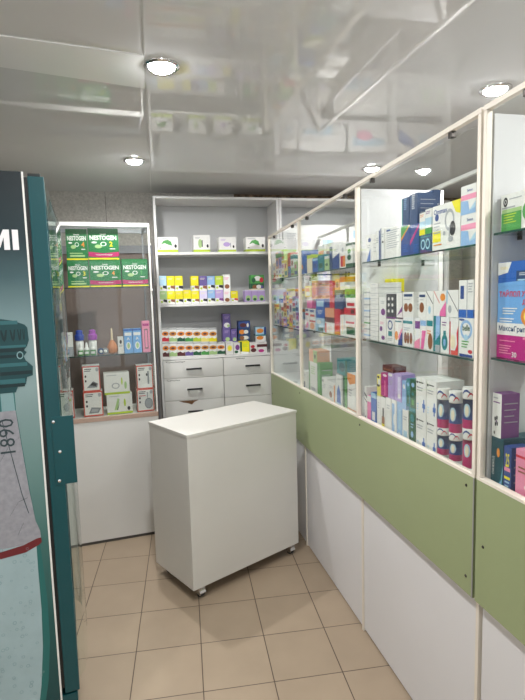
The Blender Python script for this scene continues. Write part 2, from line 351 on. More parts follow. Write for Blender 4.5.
ITEMS = [
('cab', 'device_box', 'box', 'red framed white box, half behind the fridge door, lower row, floor of glass cabinet', 'boxed devices on the floor of the glass cabinet', -0.0379, 0.0717, 0.872, 1.0571, 0.04, 0.1, 'W', 'r 0 0 .05 1 c;r .95 0 1 1 c;r 0 0 1 .05 c;r 0 .95 1 1 c;l .12 .88 .4 2 K;e .17 .6 .05 .05 K;e .17 .42 .05 .05 K;e .85 .85 .09 .08 A;e .6 .4 .2 .15 A', ''),
('cab', 'device_box', 'box', 'red framed white box with grey tray picture, lower row, floor of glass cabinet', 'boxed devices on the floor of the glass cabinet', 0.1309, 0.2537, 0.872, 1.0387, 0.04, 0.1, 'W', 'r 0 0 .05 1 c;r .95 0 1 1 c;r 0 0 1 .05 c;r 0 .95 1 1 c;l .12 .88 .4 2 K;e .17 .6 .05 .05 K;e .17 .42 .05 .05 K;e .85 .85 .09 .08 A;p a .25 .12 .75 .12 .9 .32 .4 .36;p A .35 .17 .7 .17 .78 .28 .43 .3', ''),
('cab', 'device_box', 'box', 'white green-footed box with green device picture, lower row, floor of glass cabinet', 'boxed devices on the floor of the glass cabinet', 0.2792, 0.4451, 0.872, 1.007, 0.04, 0.1, 'W', 'r 0 0 1 .1 I;p g .28 .2 .4 .2 .5 .75 .42 .8;p D .38 .2 .42 .2 .5 .6;e .7 .55 .04 .2 I;e .85 .25 .06 .1 K;l .1 .9 .4 1 A', ''),
('cab', 'device_box', 'box', 'red framed white box with round grey device, lower row, floor of glass cabinet', 'boxed devices on the floor of the glass cabinet', 0.4764, 0.591, 0.872, 1.0282, 0.04, 0.1, 'W', 'r 0 0 .05 1 c;r .95 0 1 1 c;r 0 0 1 .05 c;r 0 .95 1 1 c;l .12 .88 .4 2 K;e .17 .6 .05 .05 K;e .17 .42 .05 .05 K;e .85 .85 .09 .08 A;e .68 .35 .24 .24 a;e .68 .35 .2 .2 A;r .6 .6 .64 .85 a;l .12 .7 .4 1 R', ''),
('cab', 'device_box', 'box', 'white green-footed box with white tube picture, upper row, floor of glass cabinet', 'boxed devices on the floor of the glass cabinet', 0.2681, 0.4328, 1.007, 1.1514, 0.04, 0.1, 'W', 'r 0 0 1 .1 I;k .45 .4 .16 .14 A;e .7 .6 .03 .18 I;e .84 .4 .05 .18 g;l .1 .9 .4 1 A', ''),
('cab', 'device_box', 'box', 'red framed white box with grey thermometer picture, upper row, floor of glass cabinet', 'boxed devices on the floor of the glass cabinet', 0.4814, 0.591, 1.0282, 1.191, 0.04, 0.1, 'W', 'r 0 0 .05 1 c;r .95 0 1 1 c;r 0 0 1 .05 c;r 0 .95 1 1 c;l .12 .88 .4 2 K;e .17 .6 .05 .05 K;e .17 .42 .05 .05 K;e .85 .85 .09 .08 A;r .66 .2 .76 .75 a;e .62 .6 .05 .06 K', ''),
('case', 'medicine_box', 'box', 'short white box with dark foot, bottom of middle bay', 'medicine boxes at the bottom of the middle bay', 0.7152, 0.796, 1.035, 1.1534, 0.04, 0.08, 'W', 'r 0 0 .5 .4 n;l .3 .8 .5 2 A', ''),
('case', 'medicine_box', 'box', 'tall white box with green edge, bottom of middle bay', 'medicine boxes at the bottom of the middle bay', 0.8408, 0.9933, 1.035, 1.2303, 0.04, 0.08, 'W', 'r 0 0 .15 1 G;l .3 .85 .5 4 g;r .3 .1 .8 .2 A', ''),
('case', 'medicine_box', 'box', 'slim green box, bottom of middle bay', 'medicine boxes at the bottom of the middle bay', 1.0017, 1.0463, 1.035, 1.2371, 0.04, 0.08, 'G', 'l .2 .9 .5 3 D', ''),
('case', 'medicine_box', 'box', 'white box with grey lettering, bottom of middle bay', 'medicine boxes at the bottom of the middle bay', 1.0787, 1.1705, 1.035, 1.1625, 0.04, 0.08, 'W', 'r .1 .8 .3 .9 K;l .2 .7 .5 3 A', ''),
('case', 'medicine_box', 'box', 'white box with orange edge, bottom of middle bay', 'medicine boxes at the bottom of the middle bay', 1.1778, 1.2864, 1.035, 1.1566, 0.04, 0.08, 'W', 'r .85 0 1 .9 O;e .4 .4 .2 .15 H;l .2 .8 .5 2 A', ''),
('case', 'medicine_box', 'box', 'blue bottle box with white top, bottom of middle bay', 'medicine boxes at the bottom of the middle bay', 1.3015, 1.3804, 1.035, 1.2119, 0.04, 0.08, 'W', 'p B .1 0 .9 0 .8 .5 .5 .7 .2 .5;r .1 .0 .9 .15 L', ''),
('case', 'medicine_box', 'box', 'slim green and dark box, bottom of middle bay', 'medicine boxes at the bottom of the middle bay', 1.4009, 1.4547, 1.035, 1.2194, 0.04, 0.08, 'D', 'r .5 0 1 1 G', ''),
('case', 'medicine_box', 'box', 'white box with orange top and foot, bottom of middle bay', 'medicine boxes at the bottom of the middle bay', 1.4612, 1.5622, 1.035, 1.2422, 0.04, 0.08, 'W', 'p O 0 1 1 1 1 .8 .3 .72 0 .85;r 0 0 1 .14 o;l .2 .6 .4 3 A', ''),
('case', 'medicine_box', 'box', 'white box with black stripes, lower row, bottom of near bay', 'medicine boxes at the bottom of the near bay', 1.689, 1.7157, 1.04, 1.2117, 0.03, 0.06, 'W', 'p K 0 .85 1 .75 1 .68 0 .78;p K 0 .7 1 .6 1 .56 0 .66;e .4 .15 .2 .05 n', ''),
('case', 'medicine_box', 'box', 'narrow pink box with white head, lower row, bottom of near bay', 'medicine boxes at the bottom of the near bay', 1.7186, 1.7559, 1.04, 1.1736, 0.03, 0.05, 'm', 'r 0 .8 1 1 W', ''),
('case', 'medicine_box', 'box', 'blue box with white window, lower row, bottom of near bay', 'medicine boxes at the bottom of the near bay', 1.758, 1.8091, 1.04, 1.196, 0.03, 0.06, 'B', 'r .25 .2 .8 .45 W;r 0 .85 1 1 L', ''),
('case', 'medicine_box', 'box', 'slim white box with grey print, lower row, bottom of near bay', 'medicine boxes at the bottom of the near bay', 1.819, 1.8541, 1.04, 1.1923, 0.03, 0.06, 'W', 'l .2 .8 .5 3 A', ''),
('case', 'medicine_box', 'box', 'box with amber bottle picture, lower row, bottom of near bay', 'medicine boxes at the bottom of the near bay', 1.8579, 1.9011, 1.04, 1.1939, 0.03, 0.06, 'W', 'r .2 .05 .8 .45 H;r .35 .45 .65 .7 K;r .2 .1 .8 .25 Y', ''),
('case', 'medicine_box', 'box', 'plain white box with pink foot, lower row, bottom of near bay', 'medicine boxes at the bottom of the near bay', 1.9048, 1.9498, 1.04, 1.2009, 0.03, 0.06, 'W', 'r 0 0 1 .06 P;l .2 .8 .6 2 A', ''),
('case', 'medicine_box', 'box', 'pale blue and white box, lower row, bottom of near bay', 'medicine boxes at the bottom of the near bay', 1.9542, 1.9972, 1.04, 1.2018, 0.03, 0.07, 'W', 'r .1 .1 .6 .9 b;e .6 .5 .2 .15 W', ''),
('case', 'medicine_box', 'box', 'light blue box with white panel, lower row, bottom of near bay', 'medicine boxes at the bottom of the near bay', 2.0015, 2.0426, 1.04, 1.2027, 0.03, 0.07, 'b', 'r .3 .3 .8 .8 L;e .5 .15 .3 .08 W', ''),
('case', 'medicine_box', 'box', 'white box with rose label, lower row, bottom of near bay', 'medicine boxes at the bottom of the near bay', 2.046, 2.0916, 1.04, 1.18, 0.03, 0.07, 'W', 'r .2 .1 .8 .4 L;r 0 0 1 .08 P;l .2 .8 .6 2 A', ''),
('case', 'medicine_box', 'box', 'green and blue toothpaste box, lower row, bottom of near bay', 'medicine boxes at the bottom of the near bay', 2.0978, 2.1463, 1.04, 1.1993, 0.03, 0.07, 'D', 'e .5 .75 .3 .1 T;e .5 .35 .2 .08 b;r 0 .9 1 1 T;l .3 .6 .4 2 b', ''),
('case', 'medicine_box', 'box', 'cream box with blue cross, left one, lower row, bottom of near bay', 'medicine boxes at the bottom of the near bay', 2.1502, 2.2202, 1.04, 1.1825, 0.03, 0.11, 'W', 'r .05 .84 .2 .9 K;l .25 .88 .5 1 K;l .1 .74 .6 2 A;r .75 .12 .85 .45 B;r .66 .22 .94 .34 B;l .1 .3 .2 3 L', ''),
('case', 'medicine_box', 'box', 'cream box with blue cross, right one, lower row, bottom of near bay', 'medicine boxes at the bottom of the near bay', 2.2239, 2.2888, 1.04, 1.1841, 0.03, 0.11, 'W', 'r .05 .84 .2 .9 K;l .25 .88 .5 1 K;l .1 .74 .6 2 A;r .75 .12 .85 .45 B;r .66 .22 .94 .34 B;l .1 .3 .2 3 L', ''),
('case2', 'medicine_box', 'box', 'dark teal box with vertical white lettering, bottom of right-hand case', 'boxes at the bottom of the right-hand case', 2.5785, 2.6297, 1.04, 1.2139, 0.03, 0.14, 'd', 'v .2 .5 .2 W СИНЕКОД;e .6 .75 .13 .08 O;p T 0 0 1 0 1 .6 .8 .3 .4 .12 0 .2;p b .3 .1 .9 .3 1 .55 1 .45 .9 .2', ''),
('case2', 'medicine_box', 'box', 'blue box with gold figure, bottom of right-hand case', 'boxes at the bottom of the right-hand case', 2.6326, 2.6629, 1.04, 1.1995, 0.03, 0.06, 'N', 't .5 .75 .25 Y 25;r .1 .4 .9 .45 Y;l .2 .35 .6 3 L;r .1 .55 .9 .62 P', ''),
('case2', 'medicine_box', 'box', 'tall pale pink box, bottom of right-hand case', 'boxes at the bottom of the right-hand case', 2.6804, 2.7518, 1.04, 1.2053, 0.03, 0.1, 'P', 'r 0 .86 1 .9 R;l .15 .7 .5 2 H;p m .3 .1 .8 .5 .7 .2;e .6 .4 .1 .05 W', ''),
('cab', 'device_box', 'box', 'red framed white box with grey monitor picture, upper row, floor of glass cabinet', 'boxed devices on the floor of the glass cabinet', 0.135, 0.2446, 1.0387, 1.21, 0.04, 0.1, 'W', 'r 0 0 .05 1 c;r .95 0 1 1 c;r 0 0 1 .05 c;r 0 .95 1 1 c;l .12 .88 .4 2 K;e .17 .6 .05 .05 K;e .17 .42 .05 .05 K;e .85 .85 .09 .08 A;p a .2 .15 .8 .15 .88 .3 .6 .4;p K .4 .25 .75 .2 .8 .3 .55 .36', ''),
('cab', 'device_box', 'box', 'red framed box half behind fridge door, upper row, floor of glass cabinet', 'boxed devices on the floor of the glass cabinet', -0.0323, 0.0038, 1.0571, 1.2243, 0.04, 0.1, 'W', 'r 0 0 .05 1 c;r .95 0 1 1 c;r 0 0 1 .05 c;r 0 .95 1 1 c;l .12 .88 .4 2 K;e .17 .6 .05 .05 K;e .17 .42 .05 .05 K;e .85 .85 .09 .08 A;e .6 .4 .2 .15 A', ''),
('case', 'medicine_box', 'box', 'pale blue box with white cap picture, upper row, bottom of near bay', 'medicine boxes at the bottom of the near bay', 2.042, 2.0736, 1.18, 1.294, 0.03, 0.06, 'b', 'e .5 .8 .3 .08 W', ''),
('case', 'medicine_box', 'box', 'cream box with blue cross, left one, upper row, bottom of near bay', 'medicine boxes at the bottom of the near bay', 2.1487, 2.2182, 1.1825, 1.3253, 0.03, 0.11, 'W', 'r .05 .84 .2 .9 K;l .25 .88 .5 1 K;l .1 .74 .6 2 A;r .75 .12 .85 .45 B;r .66 .22 .94 .34 B;l .1 .3 .2 3 L', ''),
('case', 'medicine_box', 'box', 'cream box with blue cross, right one, upper row, bottom of near bay', 'medicine boxes at the bottom of the near bay', 2.2218, 2.2863, 1.1841, 1.3253, 0.03, 0.11, 'W', 'r .05 .84 .2 .9 K;l .25 .88 .5 1 K;l .1 .74 .6 2 A;r .75 .12 .85 .45 B;r .66 .22 .94 .34 B;l .1 .3 .2 3 L', ''),
('case', 'medicine_box', 'box', 'teal green toothpaste box, upper row, bottom of near bay', 'medicine boxes at the bottom of the near bay', 2.076, 2.1043, 1.1993, 1.307, 0.03, 0.07, 'T', 'e .5 .8 .3 .08 b;r .3 .1 .7 .4 D', ''),
('unit', 'herb_box', 'box', 'white herb box with brown root, lower row, above drawers', 'herb boxes standing above the drawers', 0.0195, 0.0675, 1.192, 1.3088, 0.02, 0.09, 'W', 'r 0 .92 1 1 A;e .5 .62 .48 .16 O;e .5 .62 .25 .07 h;p h 0 .08 1 .06 1 .34 .7 .28 .4 .38 0 .3', ''),
('unit', 'herb_box', 'box', 'white herb box with green sprig, lower row, above drawers', 'herb boxes standing above the drawers', 0.069, 0.1275, 1.192, 1.306, 0.02, 0.09, 'W', 'r 0 .92 1 1 A;e .5 .62 .48 .16 O;e .5 .62 .25 .07 h;p g 0 .08 1 .06 1 .34 .7 .28 .4 .38 0 .3', ''),
('unit', 'herb_box', 'box', 'white herb box with dark berries, lower row, above drawers', 'herb boxes standing above the drawers', 0.129, 0.1879, 1.192, 1.3032, 0.02, 0.09, 'W', 'r 0 .92 1 1 A;e .5 .62 .48 .16 O;e .5 .62 .25 .07 h;p h 0 .08 1 .06 1 .34 .7 .28 .4 .38 0 .3', ''),
('unit', 'herb_box', 'box', 'white herb box with purple leaves, lower row, above drawers', 'herb boxes standing above the drawers', 0.1895, 0.2487, 1.192, 1.3004, 0.02, 0.09, 'W', 'r 0 .92 1 1 A;e .5 .62 .48 .16 O;e .5 .62 .25 .07 h;p v 0 .08 1 .06 1 .34 .7 .28 .4 .38 0 .3', ''),
('unit', 'herb_box', 'box', 'white herb box with dark green leaves, lower row, above drawers', 'herb boxes standing above the drawers', 0.2503, 0.31, 1.192, 1.2976, 0.02, 0.09, 'W', 'r 0 .92 1 1 A;e .5 .62 .48 .16 B2;e .5 .62 .25 .07 h;p D 0 .08 1 .06 1 .34 .7 .28 .4 .38 0 .3', ''),
('unit', 'herb_box', 'box', 'white herb box with green leaves, lower row, above drawers', 'herb boxes standing above the drawers', 0.3116, 0.3717, 1.192, 1.2947, 0.02, 0.09, 'W', 'r 0 .92 1 1 A;e .5 .62 .48 .16 B2;e .5 .62 .25 .07 h;p G 0 .08 1 .06 1 .34 .7 .28 .4 .38 0 .3', ''),
('unit', 'herb_box', 'box', 'white herb box with pale leaves, lower row, above drawers', 'herb boxes standing above the drawers', 0.3733, 0.4338, 1.192, 1.2918, 0.02, 0.09, 'W', 'r 0 .92 1 1 A;e .5 .62 .48 .16 B2;e .5 .62 .25 .07 h;p g 0 .08 1 .06 1 .34 .7 .28 .4 .38 0 .3', ''),
('unit', 'herb_box', 'box', 'white herb box with deep green foot, lower row, above drawers', 'herb boxes standing above the drawers', 0.4354, 0.4963, 1.192, 1.2889, 0.02, 0.09, 'W', 'r 0 .92 1 1 A;e .5 .62 .48 .16 O;e .5 .62 .25 .07 h;p D 0 .08 1 .06 1 .34 .7 .28 .4 .38 0 .3', ''),
('unit', 'herb_box', 'box', 'white box with yellow lemon picture, lower row, above drawers', 'herb boxes standing above the drawers', 0.5043, 0.5625, 1.192, 1.2897, 0.02, 0.09, 'W', 'e .5 .5 .35 .25 y;e .5 .5 .2 .15 Y;l .2 .9 .5 1 A', ''),
('unit', 'herb_box', 'box', 'white box with violet picture, lower row, above drawers', 'herb boxes standing above the drawers', 0.5656, 0.6147, 1.192, 1.2792, 0.02, 0.09, 'W', 'e .6 .6 .35 .25 V;e .4 .2 .3 .12 D', ''),
('unit', 'herb_box', 'box', 'bright yellow box with green plant, lower row, above drawers', 'herb boxes standing above the drawers', 0.6174, 0.6907, 1.192, 1.288, 0.02, 0.09, 'Y', 'r 0 0 .18 1 D;l .3 .8 .55 4 I;p W 0 0 1 0 1 .12 0 .2', ''),
('unit', 'herb_box', 'box', 'white box with dark red pattern, lower row, above drawers', 'herb boxes standing above the drawers', 0.6946, 0.7509, 1.192, 1.273, 0.02, 0.09, 'W', 'e .5 .3 .4 .2 h;e .4 .65 .3 .15 R', ''),
('unit', 'herb_box', 'box', 'white box with magenta band, lower row, above drawers', 'herb boxes standing above the drawers', 0.7535, 0.8321, 1.192, 1.2776, 0.02, 0.09, 'W', 'r 0 .55 1 .8 h;e .4 .2 .3 .15 M;l .2 .95 .5 1 A', ''),
('unit', 'herb_box', 'box', 'purple box, lower left, back row, above drawers', 'purple and dark boxes behind the herb boxes', 0.4925, 0.5525, 1.192, 1.2835, 0.1, 0.09, 'v', 'e .6 .2 .3 .15 g;l .2 .8 .6 3 U', ''),
('unit', 'herb_box', 'box', 'purple box, lower right, back row, above drawers', 'purple and dark boxes behind the herb boxes', 0.5566, 0.605, 1.192, 1.2808, 0.1, 0.09, 'v', 'e .6 .2 .3 .15 g;l .2 .8 .6 3 U', ''),
('unit', 'herb_box', 'box', 'dark flat box with brown picture, bottom one, back row, above drawers', 'purple and dark boxes behind the herb boxes', 0.6164, 0.71, 1.192, 1.2287, 0.1, 0.09, 'k', 'e .3 .5 .2 .3 R;e .7 .5 .2 .3 g', ''),
('unit', 'herb_box', 'box', 'teal flat box with orange picture, bottom one, back row, above drawers', 'purple and dark boxes behind the herb boxes', 0.7594, 0.842, 1.192, 1.222, 0.1, 0.09, 'W', 'e .4 .5 .35 .3 O;r .8 0 1 1 T', ''),
('case', 'medicine_box', 'box', 'thin yellow box with dark marks, upper row, bottom of near bay', 'medicine boxes at the bottom of the near bay', 1.8197, 1.8546, 1.1923, 1.2854, 0.03, 0.05, 'y', 'e .4 .9 .3 .06 K;e .4 .5 .4 .06 K;r .3 .55 1 .8 W', ''),
('case', 'medicine_box', 'box', 'bright magenta box with round white badge, upper row, bottom of near bay', 'medicine boxes at the bottom of the near bay', 1.8584, 1.9186, 1.2009, 1.2995, 0.03, 0.06, 'M', 'e .6 .92 .3 .06 W;r .55 .05 .7 .7 P;l .2 .8 .3 2 V', ''),
('case', 'medicine_box', 'box', 'dark green toothpaste box, upper row, bottom of near bay', 'medicine boxes at the bottom of the near bay', 2.1065, 2.1449, 1.1993, 1.3087, 0.03, 0.07, 'D', 'e .5 .82 .3 .08 b;e .5 .5 .25 .06 T;r .3 .1 .7 .3 G', ''),
('case', 'medicine_box', 'box', 'lilac box with white badge, upper row, bottom of near bay', 'medicine boxes at the bottom of the near bay', 1.9231, 1.9756, 1.2018, 1.3103, 0.03, 0.06, 'U', 'e .4 .92 .35 .06 W;l .3 .7 .5 3 A', ''),
('case', 'medicine_box', 'box', 'lilac and grey box, upper row, bottom of near bay', 'medicine boxes at the bottom of the near bay', 1.9782, 2.0378, 1.2027, 1.3147, 0.03, 0.06, 'U', 'r .5 .1 .9 .9 u;e .7 .2 .2 .08 W', ''),
('case2', 'medicine_box', 'box', 'white box with purple sides and dotted flower, upper layer, bottom of right-hand case', '', 2.5785, 2.6183, 1.2139, 1.3437, 0.03, 0.06, 'W', 'l .12 .8 .7 1 V;e .35 .42 .08 .05 K;e .55 .45 .08 .05 K;e .4 .3 .08 .05 K;e .6 .32 .08 .05 K;e .5 .37 .05 .03 V;l .15 .9 .5 1 A;e .3 .1 .07 .04 K', 'side=V'),
('case', 'medicine_box', 'box', 'wide teal box, upper layer, bottom of middle bay', 'medicine boxes at the bottom of the middle bay', 1.3201, 1.4578, 1.2194, 1.3007, 0.04, 0.1, 'T', 'e .5 .5 .3 .3 d;r .85 0 1 1 D', ''),
('unit', 'herb_box', 'box', 'teal edged flat box with orange cakes, second layer, back row, above drawers', 'purple and dark boxes behind the herb boxes', 0.7606, 0.8431, 1.222, 1.2786, 0.1, 0.09, 'W', 'e .4 .5 .35 .3 O;r .8 0 1 1 T', ''),
('unit', 'herb_box', 'box', 'dark flat box with a red picture, second layer, back row, above drawers', 'purple and dark boxes behind the herb boxes', 0.6179, 0.7114, 1.2287, 1.2849, 0.1, 0.09, 'k', 'e .3 .5 .2 .3 R;e .7 .5 .2 .3 g', ''),
('case', 'medicine_box', 'box', 'salmon box with grey side, upper layer, bottom of middle bay', 'medicine boxes at the bottom of the middle bay', 0.8481, 0.9993, 1.2303, 1.3045, 0.04, 0.08, 'o', 'r .55 0 1 1 g;e .75 .5 .1 .2 K', ''),
('unit', 'herb_box', 'box', 'teal edged flat box with orange fruit, second layer, back row, above drawers', 'purple and dark boxes behind the herb boxes', 0.7622, 0.8446, 1.2786, 1.331, 0.1, 0.09, 'W', 'e .4 .5 .35 .3 O;r 0 .8 1 1 T', ''),
('unit', 'herb_box', 'box', 'short purple box, second layer, back row, above drawers', 'purple and dark boxes behind the herb boxes', 0.5599, 0.6081, 1.2808, 1.3843, 0.1, 0.09, 'v', 'e .6 .2 .3 .15 g;l .2 .8 .6 3 U', ''),
('cab', 'medicine_box', 'box', 'small white and grey box, middle shelf of glass cabinet', '', 0.0232, 0.0901, 1.281, 1.4346, 0.05, 0.06, 'W', 'r 0 0 1 .4 A;l .2 .9 .6 3 A;r .3 .1 .6 .3 B', ''),
('cab', 'medicine_box', 'box', 'slim white box with dark dot, beside light blue boxes, middle shelf of glass cabinet', '', 0.3726, 0.4095, 1.281, 1.3914, 0.05, 0.05, 'W', 'e .5 .7 .2 .12 K;l .2 .5 .6 2 A', ''),
('cab', 'medicine_box', 'box', 'light blue bottle box, left of a pair, middle shelf of glass cabinet', '', 0.413, 0.4691, 1.281, 1.4428, 0.05, 0.06, 's', 'e .5 .3 .28 .16 W;e .5 .3 .15 .12 g;r .1 .72 .9 .85 W;t .5 .6 .12 W A;r 0 .92 1 1 B', ''),
('cab', 'medicine_box', 'box', 'light blue bottle box, right of a pair, middle shelf of glass cabinet', '', 0.4719, 0.5281, 1.281, 1.4435, 0.05, 0.06, 's', 'e .5 .3 .28 .16 W;e .5 .3 .15 .12 g;r .1 .72 .9 .85 W;t .5 .6 .12 W A;r 0 .92 1 1 B', ''),
('cab', 'medicine_box', 'box', 'tall pink syringe box, middle shelf of glass cabinet', '', 0.5348, 0.5861, 1.281, 1.4917, 0.05, 0.06, 'P', 'r .25 .1 .75 .75 h2;r .35 .15 .65 .7 P;r .1 .84 .9 .92 M', ''),
('unit', 'herb_box', 'box', 'purple box with green leaves, second layer, back row, above drawers', 'purple and dark boxes behind the herb boxes', 0.496, 0.556, 1.2835, 1.3946, 0.1, 0.09, 'v', 'e .6 .2 .3 .15 g;l .2 .8 .6 3 U', ''),
('unit', 'herb_box', 'box', 'black flat box with a white stripe, second layer, back row, above drawers', 'purple and dark boxes behind the herb boxes', 0.6197, 0.7131, 1.2849, 1.337, 0.1, 0.09, 'n', 'e .6 .5 .3 .3 W;e .3 .5 .2 .3 H', ''),
('unit', 'herb_box', 'box', 'white herb box with lime foot, upper row, above drawers', 'herb boxes standing above the drawers', 0.3758, 0.4361, 1.2918, 1.4001, 0.02, 0.09, 'W', 'r 0 .92 1 1 A;e .5 .62 .48 .16 B2;e .5 .62 .25 .07 h;p Y 0 .08 1 .06 1 .34 .7 .28 .4 .38 0 .3', ''),
('unit', 'herb_box', 'box', 'white herb box with bright yellow flowers, upper row, above drawers', 'herb boxes standing above the drawers', 0.3143, 0.3742, 1.2947, 1.4026, 0.02, 0.09, 'W', 'r 0 .92 1 1 A;e .5 .62 .48 .16 O;e .5 .62 .25 .07 h;p y 0 .08 1 .06 1 .34 .7 .28 .4 .38 0 .3', ''),
('unit', 'herb_box', 'box', 'white herb box with yellow flowers, upper row, above drawers', 'herb boxes standing above the drawers', 0.2533, 0.3128, 1.2976, 1.4051, 0.02, 0.09, 'W', 'r 0 .92 1 1 A;e .5 .62 .48 .16 B2;e .5 .62 .25 .07 h;p I 0 .08 1 .06 1 .34 .7 .28 .4 .38 0 .3', ''),
('unit', 'herb_box', 'box', 'white herb box with green leaves, upper row, above drawers', 'herb boxes standing above the drawers', 0.1926, 0.2517, 1.3004, 1.4075, 0.02, 0.09, 'W', 'r 0 .92 1 1 A;e .5 .62 .48 .16 O;e .5 .62 .25 .07 h;p G 0 .08 1 .06 1 .34 .7 .28 .4 .38 0 .3', ''),
('case', 'medicine_box', 'box', 'dark brown box lying flat, upper row, bottom of near bay', 'medicine boxes at the bottom of the near bay', 1.8728, 1.9669, 1.3103, 1.3359, 0.03, 0.06, 'h', 'r .1 .3 .9 .5 H', ''),
('unit', 'herb_box', 'box', 'white herb box with olive leaves, upper row, above drawers', 'herb boxes standing above the drawers', 0.1324, 0.1911, 1.3032, 1.41, 0.02, 0.09, 'W', 'r 0 .92 1 1 A;e .5 .62 .48 .16 O;e .5 .62 .25 .07 h;p D 0 .08 1 .06 1 .34 .7 .28 .4 .38 0 .3', ''),
('unit', 'herb_box', 'box', 'white herb box with pale sprig, upper row, above drawers', 'herb boxes standing above the drawers', 0.0727, 0.1309, 1.306, 1.4124, 0.02, 0.09, 'W', 'r 0 .92 1 1 A;e .5 .62 .48 .16 B2;e .5 .62 .25 .07 h;p g 0 .08 1 .06 1 .34 .7 .28 .4 .38 0 .3', ''),
('unit', 'herb_box', 'box', 'white herb box with red leaves, upper row, above drawers', 'herb boxes standing above the drawers', 0.0195, 0.0712, 1.3088, 1.4148, 0.02, 0.09, 'W', 'r 0 .92 1 1 A;e .5 .62 .48 .16 O;e .5 .62 .25 .07 h;p R 0 .08 1 .06 1 .34 .7 .28 .4 .38 0 .3', ''),
('unit', 'herb_box', 'box', 'blue topped flat box with orange fruit, second layer, back row, above drawers', 'purple and dark boxes behind the herb boxes', 0.7638, 0.8461, 1.331, 1.3914, 0.1, 0.09, 'L', 'e .4 .5 .35 .3 O;r .8 0 1 1 N', ''),
('unit', 'herb_box', 'box', 'navy flat box with fruit picture, second layer, back row, above drawers', 'purple and dark boxes behind the herb boxes', 0.6213, 0.7146, 1.337, 1.3889, 0.1, 0.09, 'n', 'e .3 .4 .25 .35 O;e .65 .4 .2 .3 W', ''),
('unit', 'herb_box', 'box', 'dark blue flat box, topmost, second layer, back row, above drawers', 'purple and dark boxes behind the herb boxes', 0.6231, 0.7162, 1.3889, 1.4447, 0.1, 0.09, 'N', 'e .4 .4 .3 .3 h;e .8 .4 .1 .3 W', ''),
('unit', 'herb_box', 'box', 'purple box with pale flowers, on top, second layer, back row, above drawers', 'purple and dark boxes behind the herb boxes', 0.5, 0.5597, 1.3946, 1.5051, 0.1, 0.09, 'v', 'e .5 .2 .4 .18 W;e .7 .15 .2 .1 g;l .2 .8 .6 3 U', ''),
('case', 'medicine_box', 'box', 'white box with pink flower, lower row, middle shelf, middle bay', 'medicine boxes on the middle shelf of the middle bay', 0.815, 0.8891, 1.429, 1.4962, 0.03, 0.1, 'W', 'e .6 .4 .3 .3 P;e .3 .2 .2 .15 o', ''),
('case', 'medicine_box', 'box', 'peach and red box, lower row, middle shelf, middle bay', 'medicine boxes on the middle shelf of the middle bay', 0.8983, 1.0007, 1.429, 1.4888, 0.03, 0.1, 'W', 'e .5 .4 .4 .35 o;r 0 .8 1 .95 R', ''),
('case', 'medicine_box', 'box', 'light blue box with green foot, lower row, middle shelf, middle bay', 'medicine boxes on the middle shelf of the middle bay', 1.0098, 1.155, 1.429, 1.5058, 0.03, 0.1, 'L', 'r .3 0 .9 .3 T;e .4 .7 .3 .15 W', ''),
('case', 'medicine_box', 'box', 'white box with red side, lower row, middle shelf, middle bay', 'medicine boxes on the middle shelf of the middle bay', 1.1706, 1.2336, 1.429, 1.4881, 0.03, 0.1, 'W', 'r 0 0 .4 .9 r', ''),
('case', 'medicine_box', 'box', 'plain white box, lower row, middle shelf, middle bay', 'medicine boxes on the middle shelf of the middle bay', 1.238, 1.3085, 1.429, 1.4859, 0.03, 0.1, 'W', 'l .2 .8 .5 3 A', ''),
('case', 'medicine_box', 'box', 'tall crimson box, lower row, middle shelf, middle bay', 'medicine boxes on the middle shelf of the middle bay', 1.3169, 1.3945, 1.429, 1.5628, 0.03, 0.1, 'R', 'l .3 .9 .4 4 r;r 0 .05 1 .1 O', ''),
('case', 'medicine_box', 'box', 'pale box with gold line, lower row, middle shelf, middle bay', 'medicine boxes on the middle shelf of the middle bay', 1.3981, 1.4543, 1.429, 1.5338, 0.03, 0.1, 'W', 'r .4 .1 .6 .85 E', ''),
('case', 'medicine_box', 'box', 'white box with green panel and red lettering, lower row, middle shelf, middle bay', 'medicine boxes on the middle shelf of the middle bay', 1.4608, 1.5911, 1.429, 1.5369, 0.03, 0.1, 'W', 'r .15 .1 .95 .45 D;r .1 .6 .9 .7 R', ''),
('case', 'medicine_box', 'box', 'white box with small purple spots, lower row, middle shelf, near bay', 'medicine boxes on the middle shelf of the near bay', 1.8403, 1.9053, 1.433, 1.5266, 0.03, 0.1, 'W', 'e .3 .6 .2 .12 V;e .6 .2 .25 .1 V;l .2 .9 .5 2 P', ''),
('case', 'medicine_box', 'box', 'white box with blue ring and teal cup, lower row, middle shelf, near bay', 'medicine boxes on the middle shelf of the near bay', 1.9098, 1.9752, 1.433, 1.5336, 0.03, 0.1, 'W', 'k .5 .75 .33 .2 N;r .25 .3 .75 .5 T;l .2 .2 .6 2 A', ''),
('case', 'medicine_box', 'box', 'white box with orange figure and blue corner, lower row, middle shelf, near bay', 'medicine boxes on the middle shelf of the near bay', 1.9794, 2.0446, 1.433, 1.5363, 0.03, 0.1, 'W', 'e .25 .35 .2 .18 O;p N .45 0 1 0 1 .5 .6 .4;p P .45 .3 .9 .65 1 .6 .6 .2;r .1 .88 .9 .93 T', ''),
('case', 'medicine_box', 'box', 'white box with teal header and brown seeds, lower row, middle shelf, near bay', 'medicine boxes on the middle shelf of the near bay', 2.0486, 2.128, 1.433, 1.5431, 0.03, 0.1, 'W', 'r 0 .8 .9 .9 T;e .25 .3 .14 .2 H;e .5 .3 .12 .2 H;e .78 .3 .12 .2 H;l .1 .65 .6 2 A', ''),
